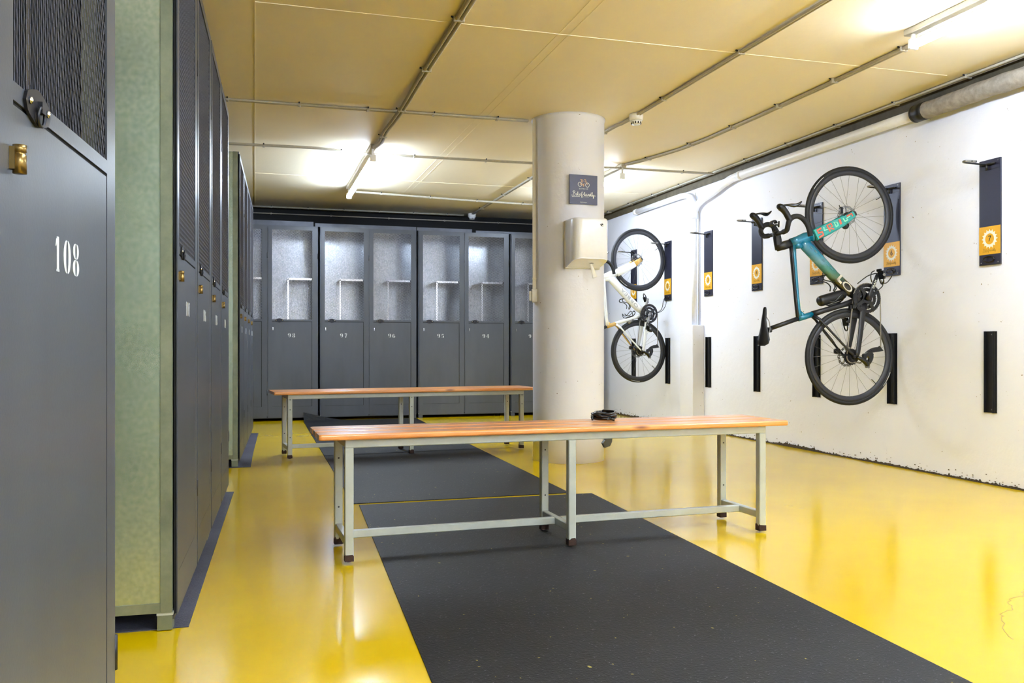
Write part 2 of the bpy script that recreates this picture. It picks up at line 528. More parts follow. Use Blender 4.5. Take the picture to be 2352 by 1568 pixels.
# ------------------------------------------------------------------ mats
def slab(name, poly, z1, mt, label, cat, group=None):
    b = MB(); b.prism(poly, 0.0004, z1, mt); return tag(b.build(name), label, cat, group)
slab('rubber_mat', [(0.30, -1.0), (1.63, -1.0), (1.887, 4.765), (0.542, 4.765)], 0.0035, M['rubber'],
     'long black speckled rubber mat under the near bench, closest to the viewer', 'mat')
m = MB()
pts0 = [(0.514, 4.796), (1.768, 4.806)]
# far mat: flat run then left corner curling up against the lockers
NY = 40; NXm = 12; g = []
for j in range(NY + 1):
    v = j / NY
    yl = 4.812 + (10.30 - 4.812) * v; yr = 4.818 + (10.345 - 4.818) * v
    xl = 0.514 + 0.02 * v; xr = 1.768 + 0.078 * v
    for i in range(NXm + 1):
        u = i / NXm
        yy = yl + (yr - yl) * u
        cu = max(0, (yy - 10.12) / 0.2) * max(0, 1 - u / 0.35)
        g.append((xl + (xr - xl) * u, yy - 0.03 * cu, 0.0045 + 0.115 * cu ** 1.3))
W1 = NXm + 1
fs = [(j * W1 + i, j * W1 + i + 1, (j + 1) * W1 + i + 1, (j + 1) * W1 + i) for j in range(NY) for i in range(NXm)]
nv = len(g)
gb = [(a, b, c - 0.004) for a, b, c in g]
fb = [tuple(x + nv for x in reversed(f)) for f in fs]
edge = [(j * W1) for j in range(NY + 1)] + [NY * W1 + i for i in range(1, W1)] + [j * W1 + NXm for j in range(NY - 1, -1, -1)] + [i for i in range(NXm - 1, 0, -1)]
fe = [(edge[k], edge[(k + 1) % len(edge)], edge[(k + 1) % len(edge)] + nv, edge[k] + nv) for k in range(len(edge))]
m.add(g + gb, fs + fb + fe, M['rubber'])
tag(m.build('rubber_mat'), 'far black rubber mat running to the numbered lockers, one corner curled up', 'mat')
slab('rubber_strip', [(-0.75, 2.845), (-0.194, 2.848), (-0.118, 5.411), (-0.75, 5.43)], 0.003, M['strip'],
     'narrow grey rubber strip under lockers 107 to 104', 'rubber strip')
slab('rubber_strip', [(-0.65, 6.49), (-0.028, 6.49), (-0.006, 7.55), (0.035, 9.0), (-0.55, 9.02)], 0.003, M['strip'],
     'narrow grey rubber strip under the farther left-hand lockers', 'rubber strip')

# ------------------------------------------------------------------ lockers
ZT, ZB = 2.248, 0.035           # top of cabinet, underside of doors
MZ0, MZ1, CRZ = 1.169, 2.198, 1.141
DEPTH = 0.50
_mesh_cache = {}
def wire_mesh(w):
    key = round(w, 3)
    if key in _mesh_cache: return _mesh_cache[key]
    Wc, Hc = 0.0166, 0.0315
    b = MB()
    nx = int(w / Wc) + 2; ny = int((MZ1 - MZ0) / (Hc / 2)) + 2
    hw, ht = 0.0013, 0.0009
    for k in range(-1, nx + 1):
        for sgn in (1, -1):
            vs = []
            for j in range(ny + 1):
                x = k * Wc + (Wc / 2 * sgn if j % 2 else 0)
                z = j * Hc / 2
                x = min(max(x, -0.004), w + 0.004); z = min(z, MZ1 - MZ0 + 0.005)
                yo = 0.0015 * (1 if j % 2 else -1) * sgn
                vs += [(x - hw, yo - ht, z), (x + hw, yo - ht * 0.2, z), (x + hw, yo + ht, z), (x - hw, yo + ht * 0.2, z)]
            fs = []
            for j in range(ny):
                for q in range(4):
                    p = (q + 1) % 4
                    fs.append((j * 4 + q, j * 4 + p, j * 4 + 4 + p, j * 4 + 4 + q))
            b.add(vs, fs, M['meshwire'])
    _mesh_cache[key] = b.mesh('mesh_panel')
    return _mesh_cache[key]

# stencil numerals (unit: height 1, x to the right)
def cres(b, cx, cy, ro, ry, ri, side, m, T, a0=-84, a1=84):
    A = []; B = []
    for i in range(13):
        a = R(a0 + (a1 - a0) * i / 12)
        A.append((cx + side * ro * math.cos(a), cy + ry * math.sin(a)))
        B.append((cx + side * ri * math.cos(a), cy + ry * 0.93 * math.sin(a)))
    b.band(A, B, 0, 0.0006, m, T)
def digit(b, ch, x, z, h, T0):
    w_ = h * 0.34
    T = T0 @ Matrix.Translation((x, z, 0)) @ Matrix.Scale(h, 4)
    T = T0 @ Matrix.Translation((x, z, 0))
    S = lambda pts: [(p[0] * h, p[1] * h) for p in pts]
    mt = M['stencil']; g = 0.035
    def C(cx, cy, ro, ry, ri, side, a0=-84, a1=84): cres(b, cx * h, cy * h, ro * h, ry * h, ri * h, side, mt, T, a0, a1)
    def st(pts, wd): b.stroke(S(pts), [v * h for v in wd] if isinstance(wd, list) else wd * h, 0, 0.0006, mt, T)
    if ch == '0': C(g, 0, .33, .5, .10, 1); C(-g, 0, .33, .5, .10, -1)
    elif ch == '8':
        for cy, ry, ro in ((.26, .24, .27), (-.25, .25, .30)): C(g, cy, ro, ry, .08, 1); C(-g, cy, ro, ry, .08, -1)
    elif ch == '1': st([(0, .5), (0, -.5)], .17); st([(-.13, -.47), (.13, -.47)], .07); st([(-.2, .22), (-.1, .42)], [.05, .1])
    elif ch == '9':
        C(g, .22, .30, .28, .09, 1); C(-g, .22, .30, .28, .09, -1)
        st([(.26, .1), (.25, -.1), (.17, -.32), (.02, -.47)], [.2, .19, .14, .04]); b.prism(S([(-.24, -.30), (-.16, -.38), (-.08, -.30), (-.16, -.22)]), 0, 0.0006, mt, T)
    elif ch == '6':
        C(g, -.22, .30, .28, .09, 1); C(-g, -.22, .30, .28, .09, -1)
        st([(-.26, -.1), (-.25, .1), (-.17, .32), (-.02, .47)], [.2, .19, .14, .04]); b.prism(S([(.24, .30), (.16, .38), (.08, .30), (.16, .22)]), 0, 0.0006, mt, T)
    elif ch == '7': st([(-.28, .42), (.28, .42)], .15); st([(.25, .32), (.06, .0), (-.02, -.5)], [.05, .14, .2])
    elif ch == '5':
        st([(-.2, .42), (.26, .42)], .13); st([(-.2, .40), (-.2, .06)], .07); C(.0, -.2, .32, .3, .10, 1, -84, 70)
        b.prism(S([(-.26, -.30), (-.16, -.40), (-.06, -.30), (-.16, -.20)]), 0, 0.0006, mt, T)
    elif ch == '4': st([(.12, .5), (.12, -.5)], .18); st([(.02, .42), (-.3, -.16)], .06); st([(-.32, -.2), (.34, -.2)], .08); st([(-.0, -.48), (.26, -.48)], .05)
    elif ch == '3': C(.0, .25, .28, .24, .08, 1); C(.0, -.24, .31, .26, .09, 1); b.prism(S([(-.25, .28), (-.16, .38), (-.07, .28), (-.16, .18)]), 0, 0.0006, mt, T); b.prism(S([(-.25, -.30), (-.16, -.40), (-.07, -.30), (-.16, -.20)]), 0, 0.0006, mt, T)
    elif ch == '2': C(.0, .25, .28, .24, .08, 1); st([(.2, .1), (-.05, -.2), (-.25, -.42)], [.15, .08, .04]); st([(-.27, -.43), (.28, -.43)], .13)

FRONT = Matrix(((1, 0, 0, 0), (0, 0, -1, 0), (0, 1, 0, 0), (0, 0, 0, 1)))   # text plane x,z facing -y
def make_door(par, x0, dw, mw, num, brass, key=True, sl=None):
    sl = 0.045 if sl is None else sl
    x1 = x0 + dw; a = x0 + sl; e = a + mw; T = 0.011; f = -T; k_ = f + 0.003
    L = M['locker']
    b = MB()
    zb, zt = ZB + 0.008, ZT - 0.012
    g = 0.006
    b.box((x0, f, zb), (a, k_, zt), L)                      # left stile
    b.box((e, f, zb), (x1, k_, zt), L)
    b.box((a, f, MZ1), (e, k_, zt), L)
    b.box((a, f, CRZ + g), (e, k_, MZ0), L)
    b.box((a, f, 0.17), (e - g, k_, CRZ), L)           # lower sheet
    b.box((a, f, zb), (e, k_, 0.17 - 0.0025), L)
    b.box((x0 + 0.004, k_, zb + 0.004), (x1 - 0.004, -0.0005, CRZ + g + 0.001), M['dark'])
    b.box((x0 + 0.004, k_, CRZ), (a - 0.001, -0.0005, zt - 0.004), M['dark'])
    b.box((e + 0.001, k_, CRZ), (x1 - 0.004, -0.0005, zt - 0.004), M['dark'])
    # hinges knuckles on the right
    for hz in (0.33, 1.9):
        b.tube([(x1 + 0.006, f + 0.002, hz - 0.03), (x1 + 0.006, f + 0.002, hz + 0.03)], 0.005, M['latch'] if brass else L, 8)
    d = b.build('door', par)
    link_mesh('mesh_panel', wire_mesh(mw), d, (a, -0.006, MZ0))
    # latch: scalloped plate with two screws and a ring pull
    cx, cz = x0 + 0.125, MZ0 - 0.012
    b = MB()
    pl = []
    for k in range(28):
        t = 2 * PI * k / 28
        r = 1 + 0.10 * math.cos(4 * t)
        pl.append((0.047 * math.cos(t) * (1 + 0.02 * math.cos(8 * t)), 0.017 * math.sin(t) * r + 0.004 * math.copysign(1, math.sin(t)) * (abs(math.sin(t)) > 0.3)))
    Tp = Matrix.Translation((cx, f, cz)) @ FRONT
    b.prism(pl, 0.0003, 0.004, M['latch'], Tp)
    for q in (-0.034, 0.034):
        b.lathe([(0.0001, 0.004), (0.005, 0.004), (0.004, 0.007), (0.0001, 0.008)], M['chrome'], (0, 0, 0), 'z', 10, True, False)
        for i in range(len(b.v) - 40, len(b.v)):
            v = Tp @ Vector((b.v[i][0] + q, b.v[i][1] + 0.002, b.v[i][2])); b.v[i] = tuple(v)
    ring = [(cx + 0.013 * math.cos(t), f - 0.007 - 0.001 * math.sin(t), cz - 0.010 + 0.012 * math.sin(t)) for t in [2 * PI * k / 16 for k in range(16)]]
    b.tube(ring, 0.0022, M['latch'], 6, closed=True)
    b.box((cx - 0.006, f - 0.010, cz - 0.006), (cx + 0.007, f - 0.003, cz + 0.008), M['latch'])
    b.build('latch', d)
    b = MB()
    if brass:
        b.lathe([(0.0001, 0), (0.0075, 0), (0.0075, 0.021), (0.0062, 0.022), (0.0062, 0.024), (0.0075, 0.025), (0.0075, 0.033), (0.0001, 0.034)], M['brass'], (0, 0, 0), 'z', 16, True, False)
        b.v = [(x0 + 0.040 + v[0], f - 0.0085 + v[1] * 1.0, 1.060 + v[2]) for v in b.v]
        b.box((x0 + 0.031, f - 0.006, 1.064), (x0 + 0.041, f - 0.0002, 1.090), M['brass'])
        b.build('combination_lock', d)
    else:
        b.disc(0.005, -0.006, 0, M['chrome'], (x0 + 0.055, f, 1.072), 'y', 12)
        b.box((x0 + 0.053, f - 0.010, 1.045), (x0 + 0.057, f - 0.006, 1.075), M['chrome'])
        b.build('key', d)
    cx = x0 + dw * 0.475
    Tn = Matrix.Translation((0, f - 0.0002, 0)) @ FRONT
    sp = 0.050 if len(num) == 2 else 0.044
    for k, ch in enumerate(num):
        b = MB(); digit(b, ch, cx + (k - (len(num) - 1) / 2) * sp, 0.985, 0.047, Tn)
        b.build('stencilled_digit', d)
    return d

def cabinet(loc, rz, nums, label, group, W=1.126, dw=0.55, mw=0.449, brass=False, side='galv', sl=None):
    c = empty('locker_cabinet', loc, rz, label, 'locker', group)
    G = M['galv']; SD = M[side]; t = 0.006; PM = M['strip_steel'] if side == 'galv' else M['post']
    zf = ZB + 0.02
    b = MB()
    b.box((0, 0.037, zf), (t, DEPTH, ZT - 0.002), SD)
    b.box((W - t, 0.037, zf), (W, DEPTH, ZT - 0.002), SD)
    if side != 'galv':        # dark liners stand for the unlit interior
        for xa in (t, W - t - 0.001): b.box((xa, 0.037, zf + 0.007), (xa + 0.001, DEPTH - t, ZT - 0.007), M['unlit_inner'])
        for xa in (W / 2 - 0.0052, W / 2 + 0.0042): b.box((xa, 0.02, zf + 0.007), (xa + 0.001, DEPTH - t, ZT - 0.007), M['unlit_inner'])
        b.box((t, DEPTH - t - 0.001, zf + 0.007), (W - t, DEPTH - t, ZT - 0.007), M['unlit_inner'])
        b.box((t, 0.02, ZT - 0.0075), (W - t, DEPTH - t, ZT - 0.0062), M['unlit_inner'])
    b.box((t, DEPTH - t, zf), (W - t, DEPTH, ZT - 0.002), G)
    b.box((W / 2 - 0.004, 0.02, zf), (W / 2 + 0.004, DEPTH - t, ZT - 0.004), G)
    b.box((t, 0.002, ZT - 0.006), (W - t, DEPTH - t, ZT), G)
    b.box((t, 0.002, zf), (W - t, DEPTH - t, zf + 0.006), G)
    # lower rail on both sides
    for x in (0.0, W):
        q = -0.002 if x == 0 else 0.002
        b.box((x, 0.037, zf), (x + q, DEPTH, zf + 0.03), PM)
    b.build('body', c)
    b = MB()
    for x in (0, W - 0.034):          # square corner posts
        b = MB(); b.box((x - (0.003 if x == 0 else -0.0), 0.003, zf), (x + 0.034 + (0.003 if x else 0), 0.036, ZT - 0.0005), PM)
        b.build('corner_post', c)
    b = MB()
    xr = [0.012, W / 2 - 0.012, W / 2 + 0.012, W - 0.012]
    b.box((0, -0.004, ZT - 0.012), (W, 0.002, ZT + 0.0), M['locker'])
    b.box((0.0, -0.003, ZB), (W, 0.002, ZB + 0.010), M['locker'])
    b.box((W / 2 - 0.007, -0.002, zf), (W / 2 + 0.007, 0.002, ZT - 0.01), M['locker'])
    b.build('front_frame', c)
    for x in (0.0, W - 0.05):
        for y in (0.0, DEPTH - 0.05):
            f = MB(); f.box((x, y + 0.002, 0.003), (x + 0.05, y + 0.045, zf), PM)
            f.box((x - 0.001, y, zf - 0.008), (x + 0.051, y + 0.047, zf), M['steel_paint'])
            f.build('foot', c)
    for i, num in enumerate(nums):
        off = (W / 2) * i
        s_ = MB()
        xa = off + W / 2 * 0.40; xb = off + W / 2 - 0.008
        s_.box((xa, 0.03, 1.640), (xb, DEPTH - 0.01, 1.644), G)
        s_.box((xa, 0.028, 1.628), (xb, 0.032, 1.650), M['chrome'])
        s_.box((xa - 0.002, 0.028, zf + 0.01), (xa + 0.014, 0.032, 1.64), M['chrome'])
        s_.build('shelf', c)
        d = make_door(c, off + (W / 2 - dw) / 2, dw, mw, num, brass, sl=sl)
    return c
BG = None
YL = 10.38
for k, (nums, lab) in enumerate([
        (('99', '98'), 'grey steel double locker in the far left corner, doors 99 and 98'),
        (('97', '96'), 'mesh-topped grey locker pair 97 and 96, second from the far left corner'),
        (('95', '94'), 'mesh-topped grey double locker nearest the column with both doors in view, 95 and 94'),
        (('93', '92'), 'grey steel double locker partly hidden by the column, left door 93')]):
    cabinet((-0.424 + 1.155 * k, YL, 0), 0, nums, lab, BG)
ra = math.atan2(2.614, 0.079)
dirx = (math.cos(ra), math.sin(ra))
X0, Y0 = -0.237, 2.83
wl = 1.30
for k, (nums, lab) in enumerate([
        (('107', '106'), 'grey locker pair 107 and 106 with green galvanised side, second block from the viewer'),
        (('105', '104'), 'grey locker pair 105 and 104, just beyond doors 107 and 106')]):
    cabinet((X0 + dirx[0] * (wl + 0.01) * k, Y0 + dirx[1] * (wl + 0.01) * k, 0), ra, nums, lab, None, W=wl, dw=0.625, mw=0.515, brass=True, side='green_galv')
X0, Y0 = -0.113, 6.53
ra2 = math.atan2(2.628, 0.089)
for k, (nums, lab) in enumerate([
        (('103', '102'), 'grey locker pair at the near end of the far left-hand block'),
        (('101', '100'), 'grey locker pair at the far end of the left-hand row, next to the corner')]):
    cabinet((X0 + math.cos(ra2) * (wl + 0.01) * k, Y0 + math.sin(ra2) * (wl + 0.01) * k, 0), ra2, nums, lab, None, W=wl, dw=0.625, mw=0.515, brass=True, side='green_galv')
rb = math.atan2(0.4498, 0.0339)
ln = 0.045 + 0.5695
cabinet((-0.2693 - math.cos(rb) * ln - 0.011, 1.1393 - math.sin(rb) * ln, 0), rb, ('109', '108'),
        'nearest grey locker pair at the left edge, door 108 with brass lock', None, brass=True, side='green_galv')

# filler strips lying on the back lockers
for (xa, xb, za, zb, mt) in ((-0.42, 0.655, ZT + 0.001, 2.305, 'strip_steel'), (0.675, 1.86, ZT + 0.001, 2.292, 'strip_steel'), (1.87, 2.55, ZT + 0.001, 2.29, 'strip_steel'), (2.60, 4.1, ZT + 0.001, 2.278, 'strip_steel')):
    b = MB(); b.box((xa, YL + 0.02, za), (xb, YL + 0.024, zb), M[mt]); b.box((xa, YL + 0.02, za), (xb, YL + 0.40, za + 0.003), M[mt])
    labs = {-0.42: 'bright sheet steel strip on top of the corner locker pair', 0.675: 'long sheet steel strip on top of the locker pair second from the corner',
            1.87: 'short strip of sheet steel on top of locker 95', 2.60: 'strip of sheet steel on top of lockers 94 and 93, beside the column'}
    tag(b.build('filler_strip'), labs[xa], 'metal strip')

# ------------------------------------------------------------------ benches
def bench(loc, rz, label, holes_front):
    root = empty('bench', loc, rz, label, 'bench')
    L = 1.894; D = 0.335; h = 0.017; zt = 0.493
    SP = M['steel_paint']
    b = MB()
    # top frame: long rails and cross bars
    for y in (0, D):
        b.bbox((-h, y - h, zt - 0.034), (L + h, y + h, zt), SP, 0.003)
    for x in (0, L / 2, L):
        b.box((x - h + 0.002, h - 0.001, zt - 0.033), (x + h - 0.002, D - h + 0.001, zt - 0.001), SP)
    b.build('top_frame', root)
    for x in (0, L / 2, L):
        for y in (0, D):
            b = MB()
            b.bbox((x - h, y - h, 0.030), (x + h, y + h, zt - 0.033), SP, 0.003)
            if holes_front or y > 0:
                for z in (0.17, 0.38, 0.455): b.disc(0.004, -0.0006, 0.0, M['black_print'], (x, y - h, z), 'y', 10)
            if not holes_front and x == 0 and y == 0:
                for z in (0.17, 0.38, 0.462): b.disc(0.004, -0.0006, 0.0, M['black_print'], (x - h, y + 0.002, z), 'x', 10)
            lg = b.build('leg', root)
            b = MB()
            # worn rusty foot with a ragged upper edge
            n = 28; lo = []; up = []
            random.seed(int(x * 10 + y * 7))
            for i in range(n):
                t = 4 * i / n; sd = int(t); fr = t - sd; e = h + 0.0006
                P = [(-e + 2 * e * fr, -e), (e, -e + 2 * e * fr), (e - 2 * e * fr, e), (-e, e - 2 * e * fr)][sd]
                lo.append((P[0] + x, P[1] + y, 0.012 if y == 0 and x in (0,) else 0.0085)); up.append((P[0] + x, P[1] + y, 0.026 + 0.016 * random.random()))
            vs = lo + up
            b.add(vs, [(i, (i + 1) % n, n + (i + 1) % n, n + i) for i in range(n)] + [tuple(range(n - 1, -1, -1)), tuple(range(n, 2 * n))], M['rust'])
            b.tube([(x, y, 0.0085), (x, y, 0.03)], 0.010, M['rust'], 8)
            b.build('rusty_foot', lg, 'rusty brown foot')
    for x in (0, L / 2, L):
        b = MB(); b.bbox((x - 0.014, h, 0.066), (x + 0.014, D - h, 0.098), SP, 0.003); b.build('cross_stretcher', root)
    b = MB()
    for xa, xb in ((0.014, L / 2 - 0.014), (L / 2 + 0.014, L - 0.014)):
        b.bbox((xa, D / 2 - 0.014, 0.067), (xb, D / 2 + 0.014, 0.098), SP, 0.003)
    b.build('long_stretcher', root)
    # three rounded slats
    for k in range(3):
        y0 = -0.045 + k * 0.131; wv = 0.118; tz = 0.024
        b = MB()
        n = 5; r = 0.008; sec = []
        for cx, cy, a0 in ((y0 + wv - r, zt + tz - r, 0), (y0 + r, zt + tz - r, 90), (y0 + r, zt + r, 180), (y0 + wv - r, zt + r, 270)):
            for i in range(n):
                a = R(a0 + 90 * i / (n - 1)); sec.append((cx + r * math.cos(a), cy + r * math.sin(a)))
        S = len(sec); cyy = y0 + wv / 2; czz = zt + tz / 2
        xs = [(-0.120, 0.9), (-0.114, 0.985), (-0.108, 1.0)] + [(-0.108 + (L + 0.216) * i / 12, 1.0) for i in range(1, 12)] + [(L + 0.108, 1.0), (L + 0.114, 0.985), (L + 0.120, 0.9)]
        vs = [(x, cyy + (a - cyy) * q, czz + (z - czz) * q) for x, q in xs for a, z in sec]
        fs = [(i * S + j, (i + 1) * S + j, (i + 1) * S + (j + 1) % S, i * S + (j + 1) % S) for i in range(len(xs) - 1) for j in range(S)]
        fs += [tuple(range(S)), tuple(len(vs) - 1 - i for i in range(S))]
        b.add(vs, fs, M['wood'])
        b.build('slat', root)
    return root
bench((0.357, 3.499, 0), R(1.88), 'near slatted pine bench on a pale grey steel frame, cable lock on it', False)
bench((0.255, 6.83, 0), R(5.2), 'far slatted pine bench, behind the near bench and left of the column', True)

# ------------------------------------------------------------------ coiled cable lock on the near bench
root = empty('cable_lock', (1.545, 3.75, 0.517), 0, 'black coiled cable lock lying on the near bench, its lock body dangling behind', 'cable lock')
b = MB(); pts = []
random.seed(5)
for i in range(150):
    a = 2 * PI * i / 24; q = i / 150
    r = 0.047 + 0.006 * math.sin(i * 0.37) + 0.003 * math.sin(i * 1.1)
    pts.append((r * math.cos(a) * 1.08, r * 0.95 * math.sin(a), 0.006 + 0.030 * q + 0.004 * math.sin(a * 1.0 + 0.5) + 0.004))
pts += [(0.06, 0.03, 0.036), (0.075, 0.08, 0.03), (0.08, 0.125, 0.012), (0.082, 0.148, -0.02), (0.082, 0.150, -0.07), (0.082, 0.150, -0.085)]
b.tube(smoothpts(pts, 2), 0.0052, M['gloss_black'], 8)
b.build('cable', root)
b = MB(); b.tube(smoothpts([(-0.046, 0.0, 0.03), (-0.058, -0.012, 0.024), (-0.063, -0.016, 0.012), (-0.061, -0.016, 0.0055)], 3), 0.0055, M['gloss_black'], 8)
b.tube(smoothpts([(-0.01, -0.03, 0.02), (0.01, -0.05, 0.012), (0.028, -0.062, 0.006)], 3), 0.005, M['gloss_black'], 8)
b.build('loose_end', root)
b = MB()
b.prism([(-0.016, 0.012), (0.022, 0.012), (0.020, -0.02), (0.010, -0.040), (-0.016, -0.048), (-0.027, -0.026), (-0.014, -0.010)], -0.012, 0.012, M['gloss_black'], Matrix.Translation((0.080, 0.150, -0.095)) @ FRONT)
b.disc(0.005, -0.002, 0, M['chrome'], (0.084, 0.138, -0.092), 'y', 10)
b.build('lock_body', root)

# ------------------------------------------------------------------ column fittings
camdir = math.atan2(-CYc, -CXc)
def on_col(deg, z, extra=0.0):
    a = camdir + R(deg)
    return Vector((CXc + (CR + extra) * math.cos(a), CYc + (CR + extra) * math.sin(a), z)), a + PI / 2
# sign
p, a = on_col(23.5, 2.005, 0.006)
sg = empty('wall_sign', p, a, 'slate blue bicycle sign fixed to the column above the dispenser', 'sign')
b = MB(); b.bbox((-0.112, -0.003, -0.108), (0.112, 0.002, 0.108), M['sign'], 0.001); b.build('sign_board', sg)
def wheelring(b, cx, cz, r, wd, m, T, sy=1.0):
    A = [(cx + r * math.cos(t), cz + sy * r * math.sin(t)) for t in [2 * PI * i / 28 for i in range(28)]]
    B = [(cx + (r - wd) * math.cos(t), cz + sy * (r - wd) * math.sin(t)) for t in [2 * PI * i / 28 for i in range(28)]]
    b.band(A, B, 0, 0.0005, m, T, closed=True)
TS = Matrix.Translation((0, -0.0032, 0)) @ FRONT
b = MB()
wheelring(b, -0.029, 0.038, 0.0165, 0.0035, M['white_print'], TS, 1.05)
wheelring(b, 0.031, 0.036, 0.0165, 0.0035, M['white_print'], TS, 1.05)
for q in ([(-0.029, 0.038), (-0.014, 0.064), (0.019, 0.063), (0.0, 0.034), (-0.014, 0.064)], [(-0.029, 0.038), (0.0, 0.034)], [(0.031, 0.036), (0.019, 0.063), (0.015, 0.076), (0.004, 0.076)], [(-0.014, 0.062), (-0.018, 0.073), (-0.026, 0.074)], [(-0.018, 0.073), (-0.008, 0.073)], [(0, 0.034), (-0.003, 0.024), (0.004, 0.024)], [(-0.006, 0.045), (0.006, 0.03)]):
    b.stroke(q, 0.0036, 0.0005, 0.001, M['peach_print'], TS)
b.build('bicycle_pictogram', sg)
b = MB()
text_mb(b, 'ESPACIO', 0.013, M['white_print'], TS @ Matrix.Translation((0.0, 0.006, 0.0006)), 0.0003, space=1.5)
text_mb(b, 'bikefriendly.es', 0.0095, M['white_print'], TS @ Matrix.Translation((0.0, -0.092, 0.0006)), 0.0003)
text_mb(b, 'BY THE PEOPLE', 0.0065, M['white_print'], TS @ Matrix.Translation((0.02, -0.052, 0.0006)), 0.0002)
# script word, drawn as pen strokes
SCRIPT = [
    [(0.0, .28), (.1, .12), (.4, .05), (.75, .2), (1.0, 1.0), (1.15, 1.75), (1.0, 1.2), (.8, .1)],
    [(.55, 1.5), (.95, 1.95), (1.5, 1.9), (1.65, 1.5), (1.3, 1.12), (1.75, .85), (1.7, .3), (1.2, .05), (.7, .2)],
    [(2.1, .9), (2.25, .9), (2.2, .3), (2.35, .1), (2.65, .4), (3.0, 1.3), (2.95, 1.7), (2.8, 1.2), (2.75, .1), (3.0, .6), (3.3, .85), (3.0, .5), (3.3, .1), (3.6, .2), (3.95, .6), (4.1, .9), (3.85, .85), (3.75, .4), (4.0, .1), (4.4, .4), (4.9, 1.4), (4.95, 1.75), (4.75, 1.4), (4.65, .3), (4.7, -.6), (4.95, -.6), (4.9, .1), (5.2, .4), (5.5, .9), (5.55, .75), (5.9, .85), (5.85, .3), (6.0, .1), (6.3, .5), (6.35, .9), (6.3, .3), (6.45, .1), (6.7, .3), (7.05, .7), (7.1, .95), (6.9, .7), (6.95, .2), (7.3, .1), (7.6, .7), (7.65, .2), (7.8, .75), (8.05, .85), (8.1, .2), (8.35, .1), (8.75, .75), (8.5, .9), (8.35, .5), (8.5, .1), (8.85, .5), (9.1, 1.7), (8.95, .3), (9.15, .1), (9.5, .8), (9.7, 1.7), (9.5, 1.5), (9.45, .3), (9.65, .1), (9.85, .8), (9.8, .3), (10.0, .1), (10.35, .8), (10.3, .1), (10.15, -.7), (9.95, -.6), (10.2, .0), (10.7, .35), (11.1, .25)],
    [(.25, -.5), (1.6, -.3), (3.9, -.3)]]
def script_word(b, T, sc_, m, wd):
    for st in SCRIPT:
        pts = [(q.x * sc_, q.y * sc_) for q in smoothpts([(a, c, 0) for a, c in st], 3)]
        b.stroke(pts, wd, 0.0, 0.0005, m, T)
script_word(b, TS @ Matrix.Translation((-0.097, -0.046, 0)), 0.0174, M['white_print'], 0.0032)
A = [(0.0 + 0.005 * math.cos(t), 0.006 * math.sin(t)) for t in [2 * PI * i / 12 for i in range(12)]]
B = [(x * 0.5, z * 0.5) for x, z in A]
b.band(A, B, 0, 0.0005, M['white_print'], TS @ Matrix.Translation((0.008, -0.023, 0)), closed=True)
b.build('lettering', sg)

# paper towel dispenser
p, a = on_col(22, 1.60, -0.01)
dp = empty('towel_dispenser', p, a, 'white plastic centre-feed paper towel dispenser on the column', 'dispenser')
def rrect(w2, d0, d1, r, n=5):
    pts = [(-w2, d1), ]
    out = [(-w2, d1)]
    for cx, cy, a0 in ((-w2 + r, d0 + r, 180), (w2 - r, d0 + r, 270)):
        for i in range(n + 1):
            t = R(a0 + 90 * i / n); out.append((cx + r * math.cos(t), cy + r * math.sin(t)))
    out.append((w2, d1))
    return out
b = MB()
lv = [(0.162, 0.92), (0.172, 0.985), (0.165, 1.0)]
top = rrect(0.136, -0.205, 0.0, 0.062, 10)
n = len(top)
def lvl(sx, zfun):
    return [(x * sx, (y if y > -0.001 else y * sx), zfun(y)) for x, y in top]
bot = lambda y: -0.172 + 0.055 * (-y / 0.205)
vs = lvl(0.95, lambda y: 0.176) + lvl(0.985, lambda y: 0.172) + lvl(1.0, lambda y: 0.160) + lvl(1.0, lambda y: 0.05) + lvl(1.0, lambda y: bot(y) + 0.008) + lvl(0.97, bot)
fs = []
for k in range(5):
    for i in range(n):
        j = (i + 1) % n
        fs.append((k * n + i, k * n + j, (k + 1) * n + j, (k + 1) * n + i))
fs += [tuple(range(n)), tuple(5 * n + i for i in range(n - 1, -1, -1))]
b.add([(x, y, z) for x, y, z in vs], [tuple(reversed(f)) for f in fs[:5 * n]], M['white_plastic'], True); b.f += [tuple(reversed(f)) for f in fs[5 * n:]]; b.mi += [0, 0]; b.sm += [False, False]
b.build('cover', dp)
b = MB(); b.bbox((-0.139, -0.02, -0.174), (0.139, 0.012, 0.174), M['beige_plastic'], 0.004); b.build('back_plate', dp)
b = MB()
Tl = Matrix.Translation((0.070, -0.2055, 0.125)) @ FRONT
b.prism([(-0.006, -0.009), (0.010, -0.009), (0.010, 0.009), (-0.006, 0.009)], 0, 0.0006, M['black_print'], Tl)
b.stroke([(-0.012, 0.008), (-0.010, -0.002)], 0.004, 0, 0.0006, M['black_print'], Tl)
b.disc(0.004, -0.0014, -0.0007, M['white_print'], (0.075, -0.2053, 0.122), 'y', 12)
b.prism([(-0.001, 0.011), (0.004, 0.011), (0.0015, 0.016)], 0, 0.0006, M['black_print'], Tl)
b.build('maker_emblem', dp)
b = MB(); b.disc(0.022, -0.142, -0.128, M['black_plastic'], (0.03, -0.10, 0), 'z', 14); b.build('outlet', dp)
b = MB()
pp = smoothpts([(0.03, -0.10, -0.135), (0.034, -0.10, -0.155), (0.046, -0.098, -0.185), (0.06, -0.09, -0.215), (0.07, -0.085, -0.24)], 3)
b.tube(pp, [0.006 + 0.016 * i / len(pp) for i in range(len(pp))], M['paper'], 9, ry=0.004, up=(0, 1, 0))
b.build('paper_end', dp)

